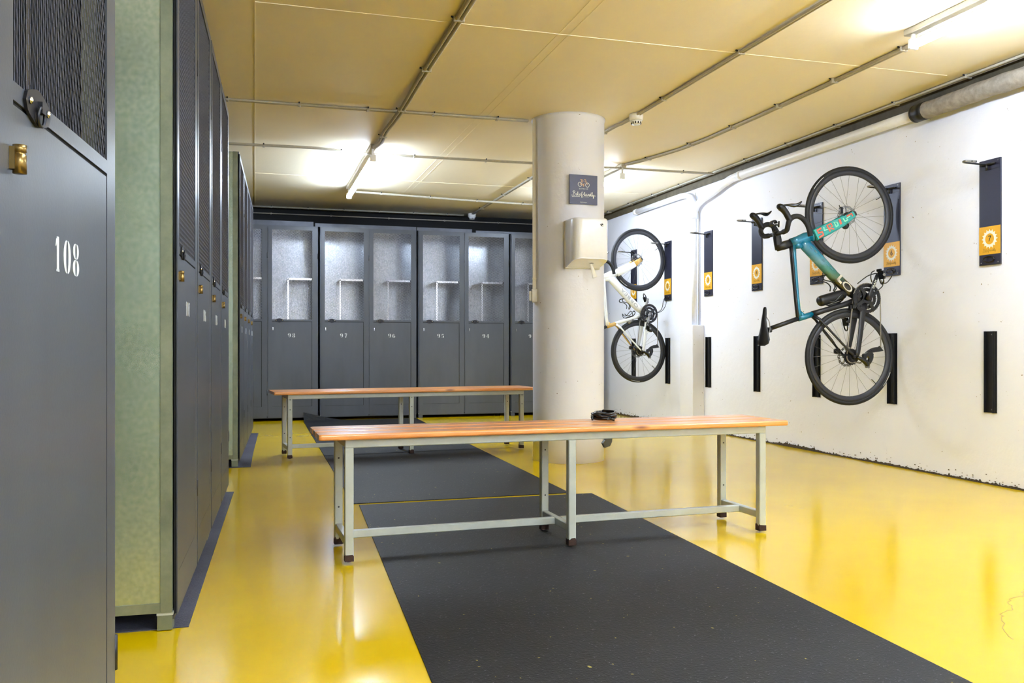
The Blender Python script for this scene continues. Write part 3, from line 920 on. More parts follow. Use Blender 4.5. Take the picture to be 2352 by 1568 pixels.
# trunking with a switch box on the left of the column
p, a = on_col(-66, 0, 0.0)
tr = empty('cable_trunking', p, camdir + PI / 2, 'white cable trunking with a small switch box running down the left of the column', 'cable trunking')
b = MB()
b.bbox((-0.022, -0.012, 1.28), (0.006, 0.02, CEIL - 0.002), M['beige_plastic'], 0.003)
b.bbox((0.006, -0.008, 1.30), (0.028, 0.03, CEIL - 0.002), M['beige_plastic'], 0.003)
b.bbox((-0.024, -0.016, 1.36), (0.030, 0.03, 1.375), M['beige_plastic'], 0.003)
b.build('trunking', tr)
b = MB(); b.bbox((-0.028, -0.03, 1.19), (0.03, 0.03, 1.29), M['beige_plastic'], 0.006); b.build('switch_box', tr)
b = MB(); b.bbox((-0.048, -0.022, 1.20), (-0.028, 0.012, 1.275), M['beige_plastic'], 0.006); b.build('switch', tr)

# ------------------------------------------------------------------ fluorescent lights
def lamp(x, y0, y1, label, zt=2.46, group=None, tm='tube'):
    yc = (y0 + y1) / 2; L = abs(y1 - y0)
    r = empty('fluorescent_light', (x, yc, zt), 0, label, 'light', group)
    b = MB(); b.bbox((-0.026, -L / 2, CEIL - zt - 0.034), (0.026, L / 2, CEIL - zt - 0.001), M['conduit'], 0.004); b.build('batten', r)
    b = MB(); b.tube([(0, -L / 2 + 0.05, 0), (0, L / 2 - 0.05, 0)], 0.024, M[tm], 20)
    A = [(0.0265 * math.cos(R(a)), 0.0265 * math.sin(R(a))) for a in range(30, 151, 12)]
    B = [(0.0245 * math.cos(R(a)), 0.0245 * math.sin(R(a))) for a in range(30, 151, 12)]
    tb = b.build('tube', r)
    b = MB(); b.band(A, B, -L / 2 + 0.05, L / 2 - 0.05, M['beige_plastic'], Matrix(((1, 0, 0, 0), (0, 0, -1, 0), (0, 1, 0, 0), (0, 0, 0, 1))))
    b.build('opaque_back', tb)
    for s_ in (-1, 1):
        b = MB(); b.bbox((-0.027, s_ * (L / 2 - 0.045) - 0.012, -0.027), (0.027, s_ * (L / 2 - 0.045) + 0.012, 0.028), M['white_plastic'], 0.004)
        b.bbox((-0.010, s_ * (L / 2 - 0.045) - 0.008, 0.020), (0.010, s_ * (L / 2 - 0.045) + 0.008, CEIL - zt - 0.032), M['white_plastic'], 0.002)
        b.build('lamp_holder', r)
    return r
lamp(0.965, 7.43, 9.48, 'lit fluorescent tube on the ceiling left of the column, in front of the far lockers')
lamp(3.32, 7.56, 9.5, 'lit fluorescent tube just right of the column, partly hidden by it', tm='tube_dim')
lamp(3.40, 1.85, 3.95, 'brightest fluorescent tube, at the top right corner of the picture', zt=2.484, tm='tube_near')
lamp(1.01, 0.5, 2.23, 'added fluorescent tube just above the viewer, fill light on the locker side', tm='tube_near')  # assumed tube, added to light the lockers and near bench
lamp(1.01, -2.8, -1.1, 'added unseen fluorescent tube behind the viewer, fill light on the locker side', tm='tube_fill')  # unseen, added so that surfaces facing the camera get light
lamp(3.50, -2.6, -0.9, 'added unseen fluorescent tube behind the viewer, fill light on the bicycle wall side', tm='tube_fill')  # second unseen fill tube, added to brighten the column

# ------------------------------------------------------------------ conduits on the ceiling
def conduit(pts, label, rad=0.009, n=2, clips=5, gap=0.024, cat='conduit', z=None, up=(0, 0, 1), rr=None):
    """pts: polyline; n parallel tubes side by side with saddle clips"""
    P = [Vector(q) for q in pts]
    root = empty('conduit', P[0], 0, label, cat)
    off0 = P[0]
    side = (P[-1] - P[0]).normalized().cross(Vector((0, 0, 1)))
    for k in range(n):
        b = MB(); o_ = side * ((k - (n - 1) / 2) * gap)
        b.tube([q - off0 + o_ for q in smoothpts(P, 3)] if len(P) > 2 else [q - off0 + o_ for q in P], (rr[k] if rr else rad), M['conduit'], 8)
        b.build('pipe', root)
    tot = (P[-1] - P[0]); L = tot.length
    cb = MB(); hw = (n - 1) / 2 * gap + rad + 0.005
    cb.bbox((-hw, -0.009, -rad - 0.003), (hw, 0.009, 0.012), M['conduit'], 0.002)
    cb.tube([(hw, 0, 0.006), (hw + 0.012, 0, 0.010)], 0.005, M['latch'], 6)
    me = cb.mesh('clip')
    ang = math.atan2(tot.y, tot.x) - PI / 2
    for k in range(clips):
        f = (k + 0.5) / clips
        # follow the polyline
        acc = 0; tgt = f * sum((P[i + 1] - P[i]).length for i in range(len(P) - 1)); pos = P[0]
        for i in range(len(P) - 1):
            sl = (P[i + 1] - P[i]).length
            if acc + sl >= tgt: pos = P[i].lerp(P[i + 1], (tgt - acc) / sl); break
            acc += sl
        link_mesh('clip', me, root, pos - off0, (0, 0, ang))
    return root
zc = CEIL - 0.013
conduit([(0.975, 7.45, zc - .01), (1.0, 7.25, zc - .01), (0.985, 6.9, zc - .014), (0.99, 6.5, zc - .026), (1.0, 6.1, zc - .026), (1.01, 5.5, zc - .004), (1.02, 4.2, zc), (1.02, 2.28, zc)], 'thick conduit running from the left light tube toward the viewer along the ceiling', 0.012, 2, 6, 0.026)
conduit([(-0.9, 6.34, zc), (0.3, 6.33, zc), (1.98, 6.30, zc)], 'twin conduit across the ceiling from the lockers to the top of the column', 0.008, 2, 6, 0.022)
z2 = zc - 0.024
conduit([(-0.9, 7.62, z2), (-0.2, 7.60, z2), (0.5, 7.56, z2), (0.85, 7.66, z2), (1.1, 7.66, z2), (2.2, 7.63, z2), (3.2, 7.61, z2), (4.27, 7.60, z2)], 'wavy conduit crossing the ceiling behind the column, at the head of the far light tubes', 0.012, 1, 8, 0.02)
conduit([(1.05, 9.58, z2), (1.5, 9.64, z2), (2.4, 9.78, z2), (3.3, 9.85, z2)], 'white conduit from the end of the left light tube to behind the column', 0.012, 1, 4)
conduit([(2.69, 10.95, zc), (2.69, 8.6, zc), (2.67, 6.45, zc), (2.70, 5.95, zc), (2.70, 3.6, zc), (2.72, -1.0, zc)], 'conduit on the ceiling passing both round smoke detectors', 0.009, 2, 12, 0.018)
conduit([(3.34, 7.55, zc), (3.44, 7.2, zc), (3.56, 6.4, zc), (3.56, 4.10, zc), (3.46, 3.88, zc)], 'conduit on the ceiling joining the two light tubes on the bicycle side', 0.011, 2, 6, 0.022)
conduit([(-0.9, 11.06, zc), (2.6, 11.06, zc)], 'thin pale conduit on the ceiling above the far lockers', 0.010, 1, 8)
conduit([(-0.9, 11.20, 2.50), (4.2, 11.20, 2.50)], 'thin conduit in the dark gap above the far lockers', 0.007, 1, 7)
conduit([(4.315, 10.6, zc), (4.315, -1.0, zc)], 'pair of conduits along the edge of the ceiling above the bicycle wall', 0.009, 2, 18, 0.024)

# smoke detectors
for (x, y, lab) in ((2.70, 5.93, 'round white smoke detector on the ceiling right of the column'), (2.69, 10.97, 'small round smoke detector on the ceiling above lockers 95 and 94')):
    r = empty('smoke_detector', (x, y, CEIL), 0, lab, 'smoke detector')
    b = MB(); b.lathe([(0.0001, -0.002), (0.05, -0.002), (0.052, -0.012), (0.050, -0.045), (0.044, -0.052), (0.0001, -0.052)], M['white_plastic'], n=28, closed=False); b.build('base', r)
    b = MB(); b.lathe([(0.0001, -0.050), (0.040, -0.050), (0.038, -0.070), (0.030, -0.078), (0.0001, -0.080)], M['white_plastic'], n=28, closed=False)
    for k in range(12):
        t = 2 * PI * k / 12; T = Matrix.Rotation(t, 4, 'Z')
        b.box((0.030, -0.004, -0.0755), (0.0392, 0.004, -0.060), M['black_plastic'], T)
    b.build('sensor_head', r)

# ------------------------------------------------------------------ pipes on the right wall
px_ = WX - 0.05
r = empty('drain_pipe', (px_, 8.10, 1.08), 0, 'long white pipe under the ceiling that bends down the bicycle wall into a boxed-in base', 'pipe')
O = Vector((px_, 8.10, 1.08))
b = MB()
pts = [(px_, 4.95, 2.445), (px_, 6.6, 2.450), (px_, 7.25, 2.452), (px_, 7.45, 2.435), (px_, 7.72, 2.375), (px_, 7.95, 2.335), (px_, 8.07, 2.275), (px_, 8.10, 2.20)]
b.tube([Vector(q) - O for q in smoothpts(pts, 4)], [0.038] * 13 + [0.034] * 16, M['white_pipe'], 14)
b.build('upper_run', r)
b = MB(); b.tube([(0, 0, 0), (0, 0, 1.14)], 0.027, M['white_pipe'], 14); b.build('downpipe', r)
b = MB(); b.tube([(0, 0, 1.09), (0, 0, 1.15)], 0.036, M['white_pipe'], 14)
b.tube([Vector((0, -0.92, 1.372)), Vector((0, -0.86, 1.371))], 0.043, M['white_pipe'], 14)
b.build('collar', r)
b = MB(); b.tube([(0.03, -0.035, 0), (0.03, -0.035, 1.14), (0.03, 0.0, 1.25), (0.035, 0.05, 1.37)], 0.004, M['conduit'], 6); b.build('pipe_shadow_line', r)  # thin grey tube drawn for the shadow line beside the downpipe
r = empty('branch_pipe', (px_, 9.55, 2.452), 0, 'shorter white pipe under the ceiling, joining the downpipe from the left', 'pipe')
b = MB(); b.tube([(0, 0, 0), (0, -1.15, 0.0), (0, -1.27, -0.01), (0, -1.38, -0.05), (0, -1.43, -0.13), (0, -1.44, -0.2)], 0.030, M['white_pipe'], 14); b.build('pipe', r)
b = MB(); b.tube([(0, 0.012, 0), (0, -0.05, 0)], 0.034, M['white_pipe'], 14); b.build('end_cap', r)
r = empty('insulated_pipe', (WX - 0.075, 4.86, 2.44), 0, 'thick dirty grey insulated pipe with a black end, high on the wall at top right', 'pipe')
b = MB()
yy = [0.05 - 0.06 * i for i in range(130)]
random.seed(9)
b.tube([(0, q, 0.002 * math.sin(q * 9)) for q in yy], [0.056 + 0.002 * math.sin(i * 1.7) + 0.0015 * random.random() for i in range(130)], M['insul'], 18)
b.build('insulation', r)
b = MB(); b.tube([(0, 0.055, 0), (0, -0.03, 0)], 0.060, M['black_plastic'], 18); b.lathe([(0.040, 0.056), (0.060, 0.056), (0.060, 0.075), (0.040, 0.075)], M['black_plastic'], axis='y'); b.build('end_collar', r)
# pipe boxing at the wall foot
b = MB(); b.bbox((WX - 0.13, 7.985, 0.0005), (WX - 0.0005, 8.26, 1.075), M['column'], 0.004)
b.build('pipe_boxing'); tag(bpy.data.objects['pipe_boxing'], 'low cream boxing against the bicycle wall where the downpipe ends', 'pipe boxing')

# ------------------------------------------------------------------ bike racks
RY = {7: 4.371, 6: 5.243, 5: 6.122, 4: 7.000, 3: 7.888, 2: 8.787, 1: 9.693}
WALLF = Matrix(((0, 0, -1, 0), (-1, 0, 0, 0), (0, 1, 0, 0), (0, 0, 0, 1)))   # (x right, y up) drawn on a plane facing -X
LABR = {7: 'rightmost navy wall rack panel, numbered 7, with nothing hung on it', 6: 'navy wall rack panel numbered 6 behind the teal bicycle front wheel',
        5: 'navy wall rack panel seen through the teal bicycle, without a visible number', 4: 'navy wall rack panel numbered 4, left of the teal bicycle',
        3: 'navy wall rack panel numbered 3, empty, right of the downpipe', 2: 'dark wall rack panel numbered 2 holding the white bicycle',
        1: 'dark wall rack panel seen through the white bicycle front wheel'}
LABL = {7: 'lower black wheel guide below rack panel 7, rightmost', 6: 'lower black wheel guide behind the teal bicycle rear wheel, right edge',
        5: 'lower black wheel guide seen through the spokes of the teal bicycle', 4: 'lower black wheel guide below rack panel 4, behind the saddle',
        3: 'lower black wheel guide below rack panel 3, beside the cream boxing', 2: 'lower black wheel guide against the white bicycle rear wheel',
        1: 'lower black wheel guide seen through the white bicycle rear spokes'}
def gear(b, m, T, r0=0.034, r1=0.050, r2=0.062, n=16):
    A = []; B = []
    for k in range(n * 6):
        t = 2 * PI * k / (n * 6); ph = (k % 6) / 6
        d = abs(ph - 0.5) * 2
        rr = r1 + (r2 - r1) * (max(0, d - 0.35) / 0.65) ** 1.6
        A.append((rr * math.cos(t), rr * math.sin(t))); B.append((r0 * math.cos(t), r0 * math.sin(t)))
    b.band(A, B, 0, 0.0005, m, T, closed=True)
for k in range(7, 0, -1):
    yc = RY[k]; x = WX
    r = empty('rack_panel', (x, yc, 1.365), 0, LABR[k], 'bike rack', None)
    b = MB(); b.bbox((-0.011, -0.082, 0.0), (-0.001, 0.082, 0.655), M['navy'], 0.001)
    b.box((-0.012, -0.082, 0.592), (-0.011, 0.082, 0.594), M['black_plastic'])
    b.build('plate', r)
    b = MB(); b.box((-0.0116, -0.082, 0.066), (-0.0108, 0.082, 0.240), M['yellow_sticker'])
    Tg = Matrix.Translation((-0.0117, 0, 0.162)) @ WALLF
    gear(b, M['white_print'], Tg)
    text_mb(b, str(k), 0.052, M['black_print'], Matrix.Translation((-0.0119, 0, 0.162)) @ WALLF, 0.0003)
    script_word(b, Matrix.Translation((-0.0117, 0.056, 0.084)) @ WALLF, 0.0098, M['olive_print'], 0.0016)
    b.build('numbered_sticker', r)
    # hook: rod out from the wall, J turned toward the viewer
    b = MB()
    zh = 0.625
    b.tube(smoothpts([(-0.010, 0.022, zh), (-0.06, 0.022, zh + 0.002), (-0.17, 0.022, zh + 0.004), (-0.200, 0.014, zh + 0.005), (-0.207, 0.000, zh + 0.006), (-0.197, -0.014, zh + 0.006), (-0.165, -0.021, zh + 0.006)], 4), 0.0055, M['black_plastic'], 8)
    b.tube([(-0.024, -0.040, zh), (-0.024, 0.06, zh)], 0.006, M['black_plastic'], 8)
    b.tube([(-0.024, 0.012, zh), (-0.022, 0.012, zh - 0.035)], 0.008, M['black_plastic'], 8)
    for q in (-0.040, 0.06): b.tube([(-0.024, q, zh), (-0.011, q, zh)], 0.006, M['black_plastic'], 8)
    b.build('hook', r)
    b = MB(); b.tube(smoothpts([(-0.205, 0.008, zh + 0.0055), (-0.207, -0.001, zh + 0.006), (-0.197, -0.014, zh + 0.006), (-0.135, -0.022, zh + 0.006)], 4), 0.0072, M['alloy'], 8); b.build('hook_sleeve', r, 'grey rubber sleeve on hook tip')
    b = MB()
    ring = [(-0.020 - 0.006 * math.cos(t), 0.036 * math.cos(t) - 0.0, 0.034 + 0.018 * math.sin(t)) for t in [2 * PI * i / 20 for i in range(20)]]
    b.tube(ring, 0.0042, M['gloss_black'], 6, closed=True); b.build('security_ring', r)
    b = MB()
    for q in (-0.065, 0.065):
        for z in (0.015, 0.64): b.disc(0.004, -0.002, 0, M['alloy'], (-0.0112, q, z), 'x', 8)
    b.build('screws', r)
    g = empty('wheel_guide', (x, yc + 0.002, 0.447), 0, LABL[k], 'wheel guide', None)
    b = MB(); h = 0.506
    b.box((-0.004, -0.048, 0), (-0.0006, 0.048, h), M['black_plastic'])
    b.box((-0.022, 0.030, 0), (-0.004, 0.034, h), M['black_plastic'])
    b.box((-0.022, -0.034, 0), (-0.004, -0.030, h), M['black_plastic'])
    if k in (7, 2): b.box((-0.0048, -0.0385, 0.002), (-0.0041, -0.0345, h - 0.002), M['alloy'])
    b.build('channel', g)
    b = MB()
    for z in (0.02, h - 0.02): b.disc(0.004, -0.002, 0, M['alloy'], (-0.0042, -0.012, z), 'x', 8)
    b.build('screws', g)

# ------------------------------------------------------------------ bicycles
def bike(O, phi, label, P):
    """local axes: x toward the wall, y away from the viewer (drive side is -y), z up; origin at the rear hub"""
    root = empty('bicycle', O, -phi, label, 'bicycle')
    def V(u, y, z): return Vector((u, y, z))
    # ---- frame
    b = MB(); UP = (0, 1, 0)
    def pt(pts, ru, ry, m, n=14): b.tube([V(*q) for q in pts], ru, m, n, up=UP, ry=ry)
    FM, FM2, FST, FCS, FSS = P['frame'], P['top_outer'], P['seat_tube'], P['chainstay'], P['seatstay']
    # head tube
    pt([(-0.452, 0, 0.792), (-0.40, 0, 0.808), (-0.34, 0, 0.829), (-0.292, 0, 0.842)], [0.030, 0.033, 0.040, 0.036], [0.022, 0.023, 0.026, 0.027], FM, 18)
    # down tube
    pt([(-0.372, 0, 0.806), (-0.335, 0, 0.778), (-0.25, 0, 0.695), (-0.12, 0, 0.565), (0.0, 0, 0.465), (0.075, 0, 0.420)], [0.030, 0.044, 0.042, 0.041, 0.040, 0.036], [0.022, 0.025, 0.027, 0.027, 0.027, 0.030], P['down_tube'], 18)
    # top tube: outer strip and inner part
    pt([(-0.432, 0, 0.790), (-0.424, 0, 0.70), (-0.404, 0, 0.48), (-0.390, 0, 0.335), (-0.378, 0, 0.275)], [0.022, 0.016, 0.014, 0.014, 0.020], [0.018, 0.016, 0.013, 0.013, 0.014], FM, 14)
    pt([(-0.447, 0, 0.772), (-0.441, 0, 0.70), (-0.420, 0, 0.48), (-0.405, 0, 0.335), (-0.396, 0, 0.268)], [0.014, 0.012, 0.011, 0.011, 0.011], [0.0185, 0.0170, 0.0140, 0.0138, 0.0145], FM2, 14)
    # gusset behind the head tube
    pt([(-0.420, 0, 0.780), (-0.36, 0, 0.775)], [0.03, 0.02], [0.018, 0.018], FM, 12)
    # seat lug
    pt([(-0.392, 0, 0.268), (-0.35, 0, 0.279), (-0.285, 0, 0.298)], [0.022, 0.021, 0.021], [0.016, 0.016, 0.017], P['lug'], 14)
    pt([(-0.375, 0, 0.30), (-0.352, 0, 0.292)], [0.022, 0.012], [0.012, 0.012], P['lug'], 10)
    pt([(-0.290, 0, 0.297), (-0.20, 0, 0.324), (-0.05, 0, 0.366), (0.07, 0, 0.402)], [0.022, 0.019, 0.019, 0.026], [0.0165, 0.016, 0.018, 0.026], FST, 14)
    # bottom bracket shell
    b.lathe([(0.030, -0.042), (0.034, -0.038), (0.034, 0.038), (0.030, 0.042)], P['down_tube'] if P['name'] == 'white' else M['carbon'], (0.105, 0, 0.410), 'y', 22)
    pt([(0.06, 0, 0.43), (0.115, 0, 0.405)], [0.036, 0.03], [0.03, 0.032], P['bb'], 14)
    # chainstays and seatstays
    for sgn in (-1, 1):
        pt([(0.098, sgn * 0.034, 0.392), (0.074, sgn * 0.044, 0.31), (0.050, sgn * 0.055, 0.16), (0.026, sgn * 0.063, 0.03), (0.016, sgn * 0.064, -0.008)], [0.028, 0.024, 0.020, 0.018, 0.014], [0.010, 0.009, 0.009, 0.007, 0.005], FCS, 12)
        pt([(-0.285, sgn * 0.012, 0.290), (-0.245, sgn * 0.030, 0.262), (-0.15, sgn * 0.048, 0.157), (-0.03, sgn * 0.062, 0.032), (0.004, sgn * 0.064, 0.0)], [0.013, 0.010, 0.008, 0.008, 0.009], [0.008, 0.007, 0.006, 0.006, 0.005], FSS if sgn < 0 else P['seatstay_far'], 12)
        b.lathe([(0.0001, -0.004), (0.013, -0.004), (0.013, 0.004), (0.0001, 0.004)], M['darksteel'], (0.0, sgn * 0.067, 0.0), 'y', 14)
    # down tube lettering
    dirv = Vector((-0.72, 0, 0.69)).normalized()      # reads from the cranks up to the head tube
    nrm = Vector((0, -1, 0)); upv = nrm.cross(dirv)
    def TT(c, y):
        T = Matrix.Identity(4)
        for i, vv in enumerate((dirv, upv, nrm)):
            for j in range(3): T[j][i] = vv[j]
        T[0][3], T[1][3], T[2][3] = c[0], y, c[1]
        return T
    if P['name'] == 'teal':
        text_mb(b, 'O', 0.072, M['pale'], TT((-0.030, 0.494), -0.0275), 0.0006, sx=1.7)
        b.box((-0.012, -0.028, -0.0004), (0.006, 0.022, 0.0006), M['pale'], TT((-0.098, 0.553), -0.0277)); b.box((-0.04, 0.006, -0.0004), (0.006, 0.022, 0.0006), M['pale'], TT((-0.098, 0.553), -0.0277))
        for k in range(6):
            c0 = (-0.160 - 0.030 * k, 0.612 + 0.0295 * k)
            b.box((-0.015, -0.012 + 0.005 * (k % 2), -0.0004), (0.012, -0.006 + 0.004 * (k % 3), 0.0006), M['faint_decal'], TT(c0, -0.0282))
    else:
        text_mb(b, 'ORBEA', 0.052, M['grey_decal'], TT((-0.125, 0.577), -0.0280), 0.0006, space=1.2, sx=1.5)
    b.build('frame', root)
    # ---- fork
    b = MB()
    pt([(-0.300, 0, 0.838), (-0.270, 0, 0.850)], [0.036, 0.038], [0.028, 0.032], P['fork_top'], 16)
    for sgn in (-1, 1):
        a = (-0.285, sgn * 0.030, 0.846); e = (0.004, sgn * 0.052, 1.0)
        q1 = (-0.19, sgn * 0.044, 0.888)
        q2 = (-0.085, sgn * 0.050, 0.940)
        pt([a, q1, q2, e], [0.042, 0.038, 0.031, 0.022], [0.0125, 0.0115, 0.010, 0.007], P['fork_mid'], 16)
        g0 = tuple(q2[i] + (e[i] - q2[i]) * 0.12 for i in range(3))
        pt([g0, e], [0.0310, 0.0228], [0.0102, 0.0075], P['fork_low'], 16)
        pt([e, (0.018, sgn * 0.052, 1.006)], [0.021, 0.014], [0.007, 0.006], M['gloss_black'])
    if P['name'] == 'teal':
        # angular block lettering on the near fork blade
        pa, pe = Vector((-0.285, -0.0490, 0.846)), Vector((0.004, -0.0615, 1.0))
        dv = (pe - pa).normalized()
        uv = Vector((0, -1, 0)).cross(dv).normalized(); nv_ = dv.cross(uv)
        T = Matrix.Identity(4)
        for i, vv in enumerate((dv, uv, nv_)):
            for j in range(3): T[j][i] = vv[j]
        T[0][3], T[1][3], T[2][3] = pa
        def poly(pts, m): 
            b.prism(pts, 0, 0.0016, m, T)
        def lt(pts, m, wd=0.010):
            b.stroke(pts, wd + 0.005, 0.0, 0.0018, M['black_print'], T); b.stroke(pts, wd, 0.0018, 0.0026, m, T)
        poly([(0.0, -0.036), (0.20, -0.030), (0.325, -0.020), (0.325, 0.018), (0.16, 0.030), (0.0, 0.036)], M['turq'])
        lt([(0.055, 0.024), (0.022, 0.024), (0.022, 0.004), (0.05, -0.002), (0.05, -0.024), (0.012, -0.026)], M['orange'], 0.013)
        lt([(0.075, 0.022), (0.068, 0.0), (0.095, -0.004)], M['mint'], 0.012)
        lt([(0.105, -0.026), (0.102, 0.022), (0.135, 0.020), (0.135, 0.0), (0.108, -0.003), (0.138, -0.024)], M['orange'], 0.011)
        lt([(0.160, -0.020), (0.158, 0.018), (0.180, 0.008), (0.178, -0.014), (0.160, -0.018)], M['mint'], 0.010)
        lt([(0.205, 0.018), (0.200, -0.019)], M['orange'], 0.016)
        lt([(0.232, 0.012), (0.236, -0.014), (0.262, -0.012)], M['mint'], 0.013)
        lt([(0.262, 0.012), (0.305, 0.012), (0.303, -0.008)], M['orange'], 0.010)
        lt([(0.252, 0.0), (0.288, 0.002)], M['mint'], 0.009)
    b.build('fork', root)
    # ---- wheels
    def wheel(cu, cz, rear):
        w = empty('wheel', (cu, 0, cz)); w.parent = root
        b = MB(); n = 72
        b.lathe([(0.313, -0.011), (0.320, -0.0140), (0.330, -0.0140), (0.338, -0.009), (0.343, 0.0), (0.338, 0.009), (0.330, 0.0140), (0.320, 0.0140), (0.313, 0.011)], M['tyre'], axis='y', n=n)
        a0 = 2.25 if not rear else 5.6
        if P['name'] == 'white': a0 = 3.9 if not rear else 4.4
        TyA = [(0.326 * math.cos(t), 0.326 * math.sin(t)) for t in [a0 + 0.02 * i for i in range(18)]]
        TyB = [(0.330 * math.cos(t), 0.330 * math.sin(t)) for t in [a0 + 0.02 * i for i in range(18)]]
        b.band(TyA, TyB, 0, 0.0006, M['tyre_mark'], Matrix.Translation((0, -0.0141, 0)) @ FRONT)
        b.build('tyre', w)
        b = MB()
        b.lathe([(0.280, -0.004), (0.285, -0.009), (0.300, -0.0115), (0.316, -0.0115), (0.318, 0), (0.316, 0.0115), (0.300, 0.0115), (0.285, 0.009), (0.280, 0.004), (0.278, 0)], M['rim'], axis='y', n=n)
        va = -0.75 if rear else 0.5
        b.tube([(0.279 * math.cos(va), 0, 0.279 * math.sin(va)), (0.235 * math.cos(va), 0, 0.235 * math.sin(va))], 0.003, M['black_plastic'], 6)
        b.build('rim', w)
        b = MB()
        for k in range(24):
            ph = 2 * PI * k / 24; sgn = -1 if k % 2 else 1
            tw = ph + (0.9 if (k // 2) % 2 else -0.9)
            hr = 0.021
            b.tube([(hr * math.cos(tw), sgn * 0.026, hr * math.sin(tw)), (0.281 * math.cos(ph), sgn * 0.002, 0.281 * math.sin(ph))], 0.0010, M['spoke'], 5)
        b.build('spokes', w)
        b = MB()
        b.lathe([(0.0001, -0.050), (0.010, -0.050), (0.010, -0.032), (0.024, -0.030), (0.024, -0.024), (0.013, -0.020), (0.013, 0.020), (0.024, 0.024), (0.024, 0.030), (0.012, 0.032), (0.012, 0.052), (0.0001, 0.052)], M['darksteel'], axis='y', n=20, closed=False)
        b.build('hub', w)
        b = MB(); n = 64; ys = 0.036
        A = []; B = []
        for k in range(n):
            t = 2 * PI * k / n; A.append(((0.070 + 0.0025 * math.cos(10 * t)) * math.cos(t), (0.070 + 0.0025 * math.cos(10 * t)) * math.sin(t)))
            B.append(((0.054 + 0.002 * math.cos(10 * t)) * math.cos(t), (0.054 + 0.002 * math.cos(10 * t)) * math.sin(t)))
        Tr = Matrix.Translation((0, ys, 0)) @ FRONT
        # ring broken by slots
        for k in range(n):
            if k % 4 == 3:
                j = (k + 1) % n
                f = 0.3
                b.band([A[k], A[j]], [tuple(A[k][i] + (B[k][i] - A[k][i]) * f for i in (0, 1)), tuple(A[j][i] + (B[j][i] - A[j][i]) * f for i in (0, 1))], 0, 0.002, M['alloy'], Tr)
                b.band([tuple(A[k][i] + (B[k][i] - A[k][i]) * 0.75 for i in (0, 1)), tuple(A[j][i] + (B[j][i] - A[j][i]) * 0.75 for i in (0, 1))], [B[k], B[j]], 0, 0.002, M['alloy'], Tr)
            else:
                j = (k + 1) % n
                b.band([A[k], A[j]], [B[k], B[j]], 0, 0.002, M['alloy'], Tr)
        for k in range(5):
            t = 2 * PI * k / 5
            b.stroke([(0.018 * math.cos(t), 0.018 * math.sin(t)), (0.055 * math.cos(t + 0.5), 0.055 * math.sin(t + 0.5))], 0.007, 0, 0.002, M['alloy'], Tr)
        b.disc(0.022, 0.033, 0.040, M['darksteel'], (0, 0, 0), 'y', 20)
        b.build('disc_rotor', w)
        if rear:
            b = MB()
            for i in range(9):
                rr = 0.056 - 0.0037 * i; y0 = -0.020 - 0.0038 * i; nt = int(rr * 2 * PI / 0.0127)
                A = []
                for k in range(nt * 4):
                    t = 2 * PI * k / (nt * 4); q = rr + (0.0028 if k % 4 in (0, 1) else -0.0012); A.append((q * math.cos(t), q * math.sin(t)))
                Bq = [((rr - 0.009) * math.cos(2 * PI * k / (nt * 4)), (rr - 0.009) * math.sin(2 * PI * k / (nt * 4))) for k in range(nt * 4)]
                b.band(A, Bq, 0, 0.0018, M['darksteel'], Matrix.Translation((0, y0, 0)) @ FRONT, closed=True)
            b.lathe([(0.018, -0.018), (0.049, -0.020), (0.020, -0.052), (0.018, -0.052)], M['darksteel'], axis='y', n=24)
            b.build('cassette', w)
        return w
    wheel(0, 1.0, False); wheel(0, 0, True)
    # ---- calipers
    b = MB(); b.bbox((-0.050, 0.030, 1.012), (-0.026, 0.058, 1.062), M['black_plastic'], 0.006); b.tube([(-0.043, 0.044, 1.05), (-0.052, 0.046, 1.075)], 0.003, M['black_plastic'], 6)
    b.build('brake_caliper', root)
    b = MB(); b.lathe([(0.0001, -0.008), (0.026, -0.008), (0.026, 0.004), (0.0001, 0.006)], M['black_plastic'], (-0.052, -0.03, 0.920), 'y', 20); 
    if P['name'] == 'teal': b.build('wheel_sensor', root)
    b = MB(); b.bbox((-0.090, 0.030, 0.02), (-0.045, 0.062, 0.058), M['darksteel'], 0.008); b.tube([(-0.06, 0.05, 0.06), (-0.10, 0.05, 0.12), (-0.2, 0.035, 0.22)], 0.0028, M['black_plastic'], 6); b.build('brake_caliper', root)
    # ---- steering
    b = MB()
    pt([(-0.448, 0, 0.790), (-0.500, 0, 0.774), (-0.553, 0, 0.757)], [0.030, 0.030, 0.026], [0.022, 0.022, 0.022], M['carbon'], 16)
    b.build('headset_spacers', root)
    b = MB()
    pt([(-0.535, 0, 0.745), (-0.545, 0, 0.785), (-0.557, 0, 0.838), (-0.563, 0, 0.862)], [0.030, 0.029, 0.024, 0.018], [0.019, 0.020, 0.022, 0.020], M['carbon'], 16)
    b.lathe([(0.016, -0.024), (0.021, -0.020), (0.021, 0.020), (0.016, 0.024)], M['carbon'], (-0.560, 0, 0.852), 'y', 18)
    b.build('stem', root)
    hb = empty('handlebar', (0, 0, 0)); hb.parent = root
    CL = (-0.560, 0, 0.852)
    b = MB()
    for s_ in (-1, 1):
        w2 = 0.20
        pts = [CL, (-0.560, s_ * 0.06, 0.852), (-0.562, s_ * 0.12, 0.853), (-0.567, s_ * 0.165, 0.858), (-0.573, s_ * 0.190, 0.878), (-0.572, s_ * w2, 0.905), (-0.556, s_ * w2, 0.930), (-0.530, s_ * w2, 0.945), (-0.497, s_ * (w2 + 0.003), 0.945), (-0.465, s_ * (w2 + 0.006), 0.925), (-0.440, s_ * (w2 + 0.010), 0.890), (-0.426, s_ * (w2 + 0.012), 0.850), (-0.420, s_ * (w2 + 0.013), 0.815)]
        sp = smoothpts(pts, 4)
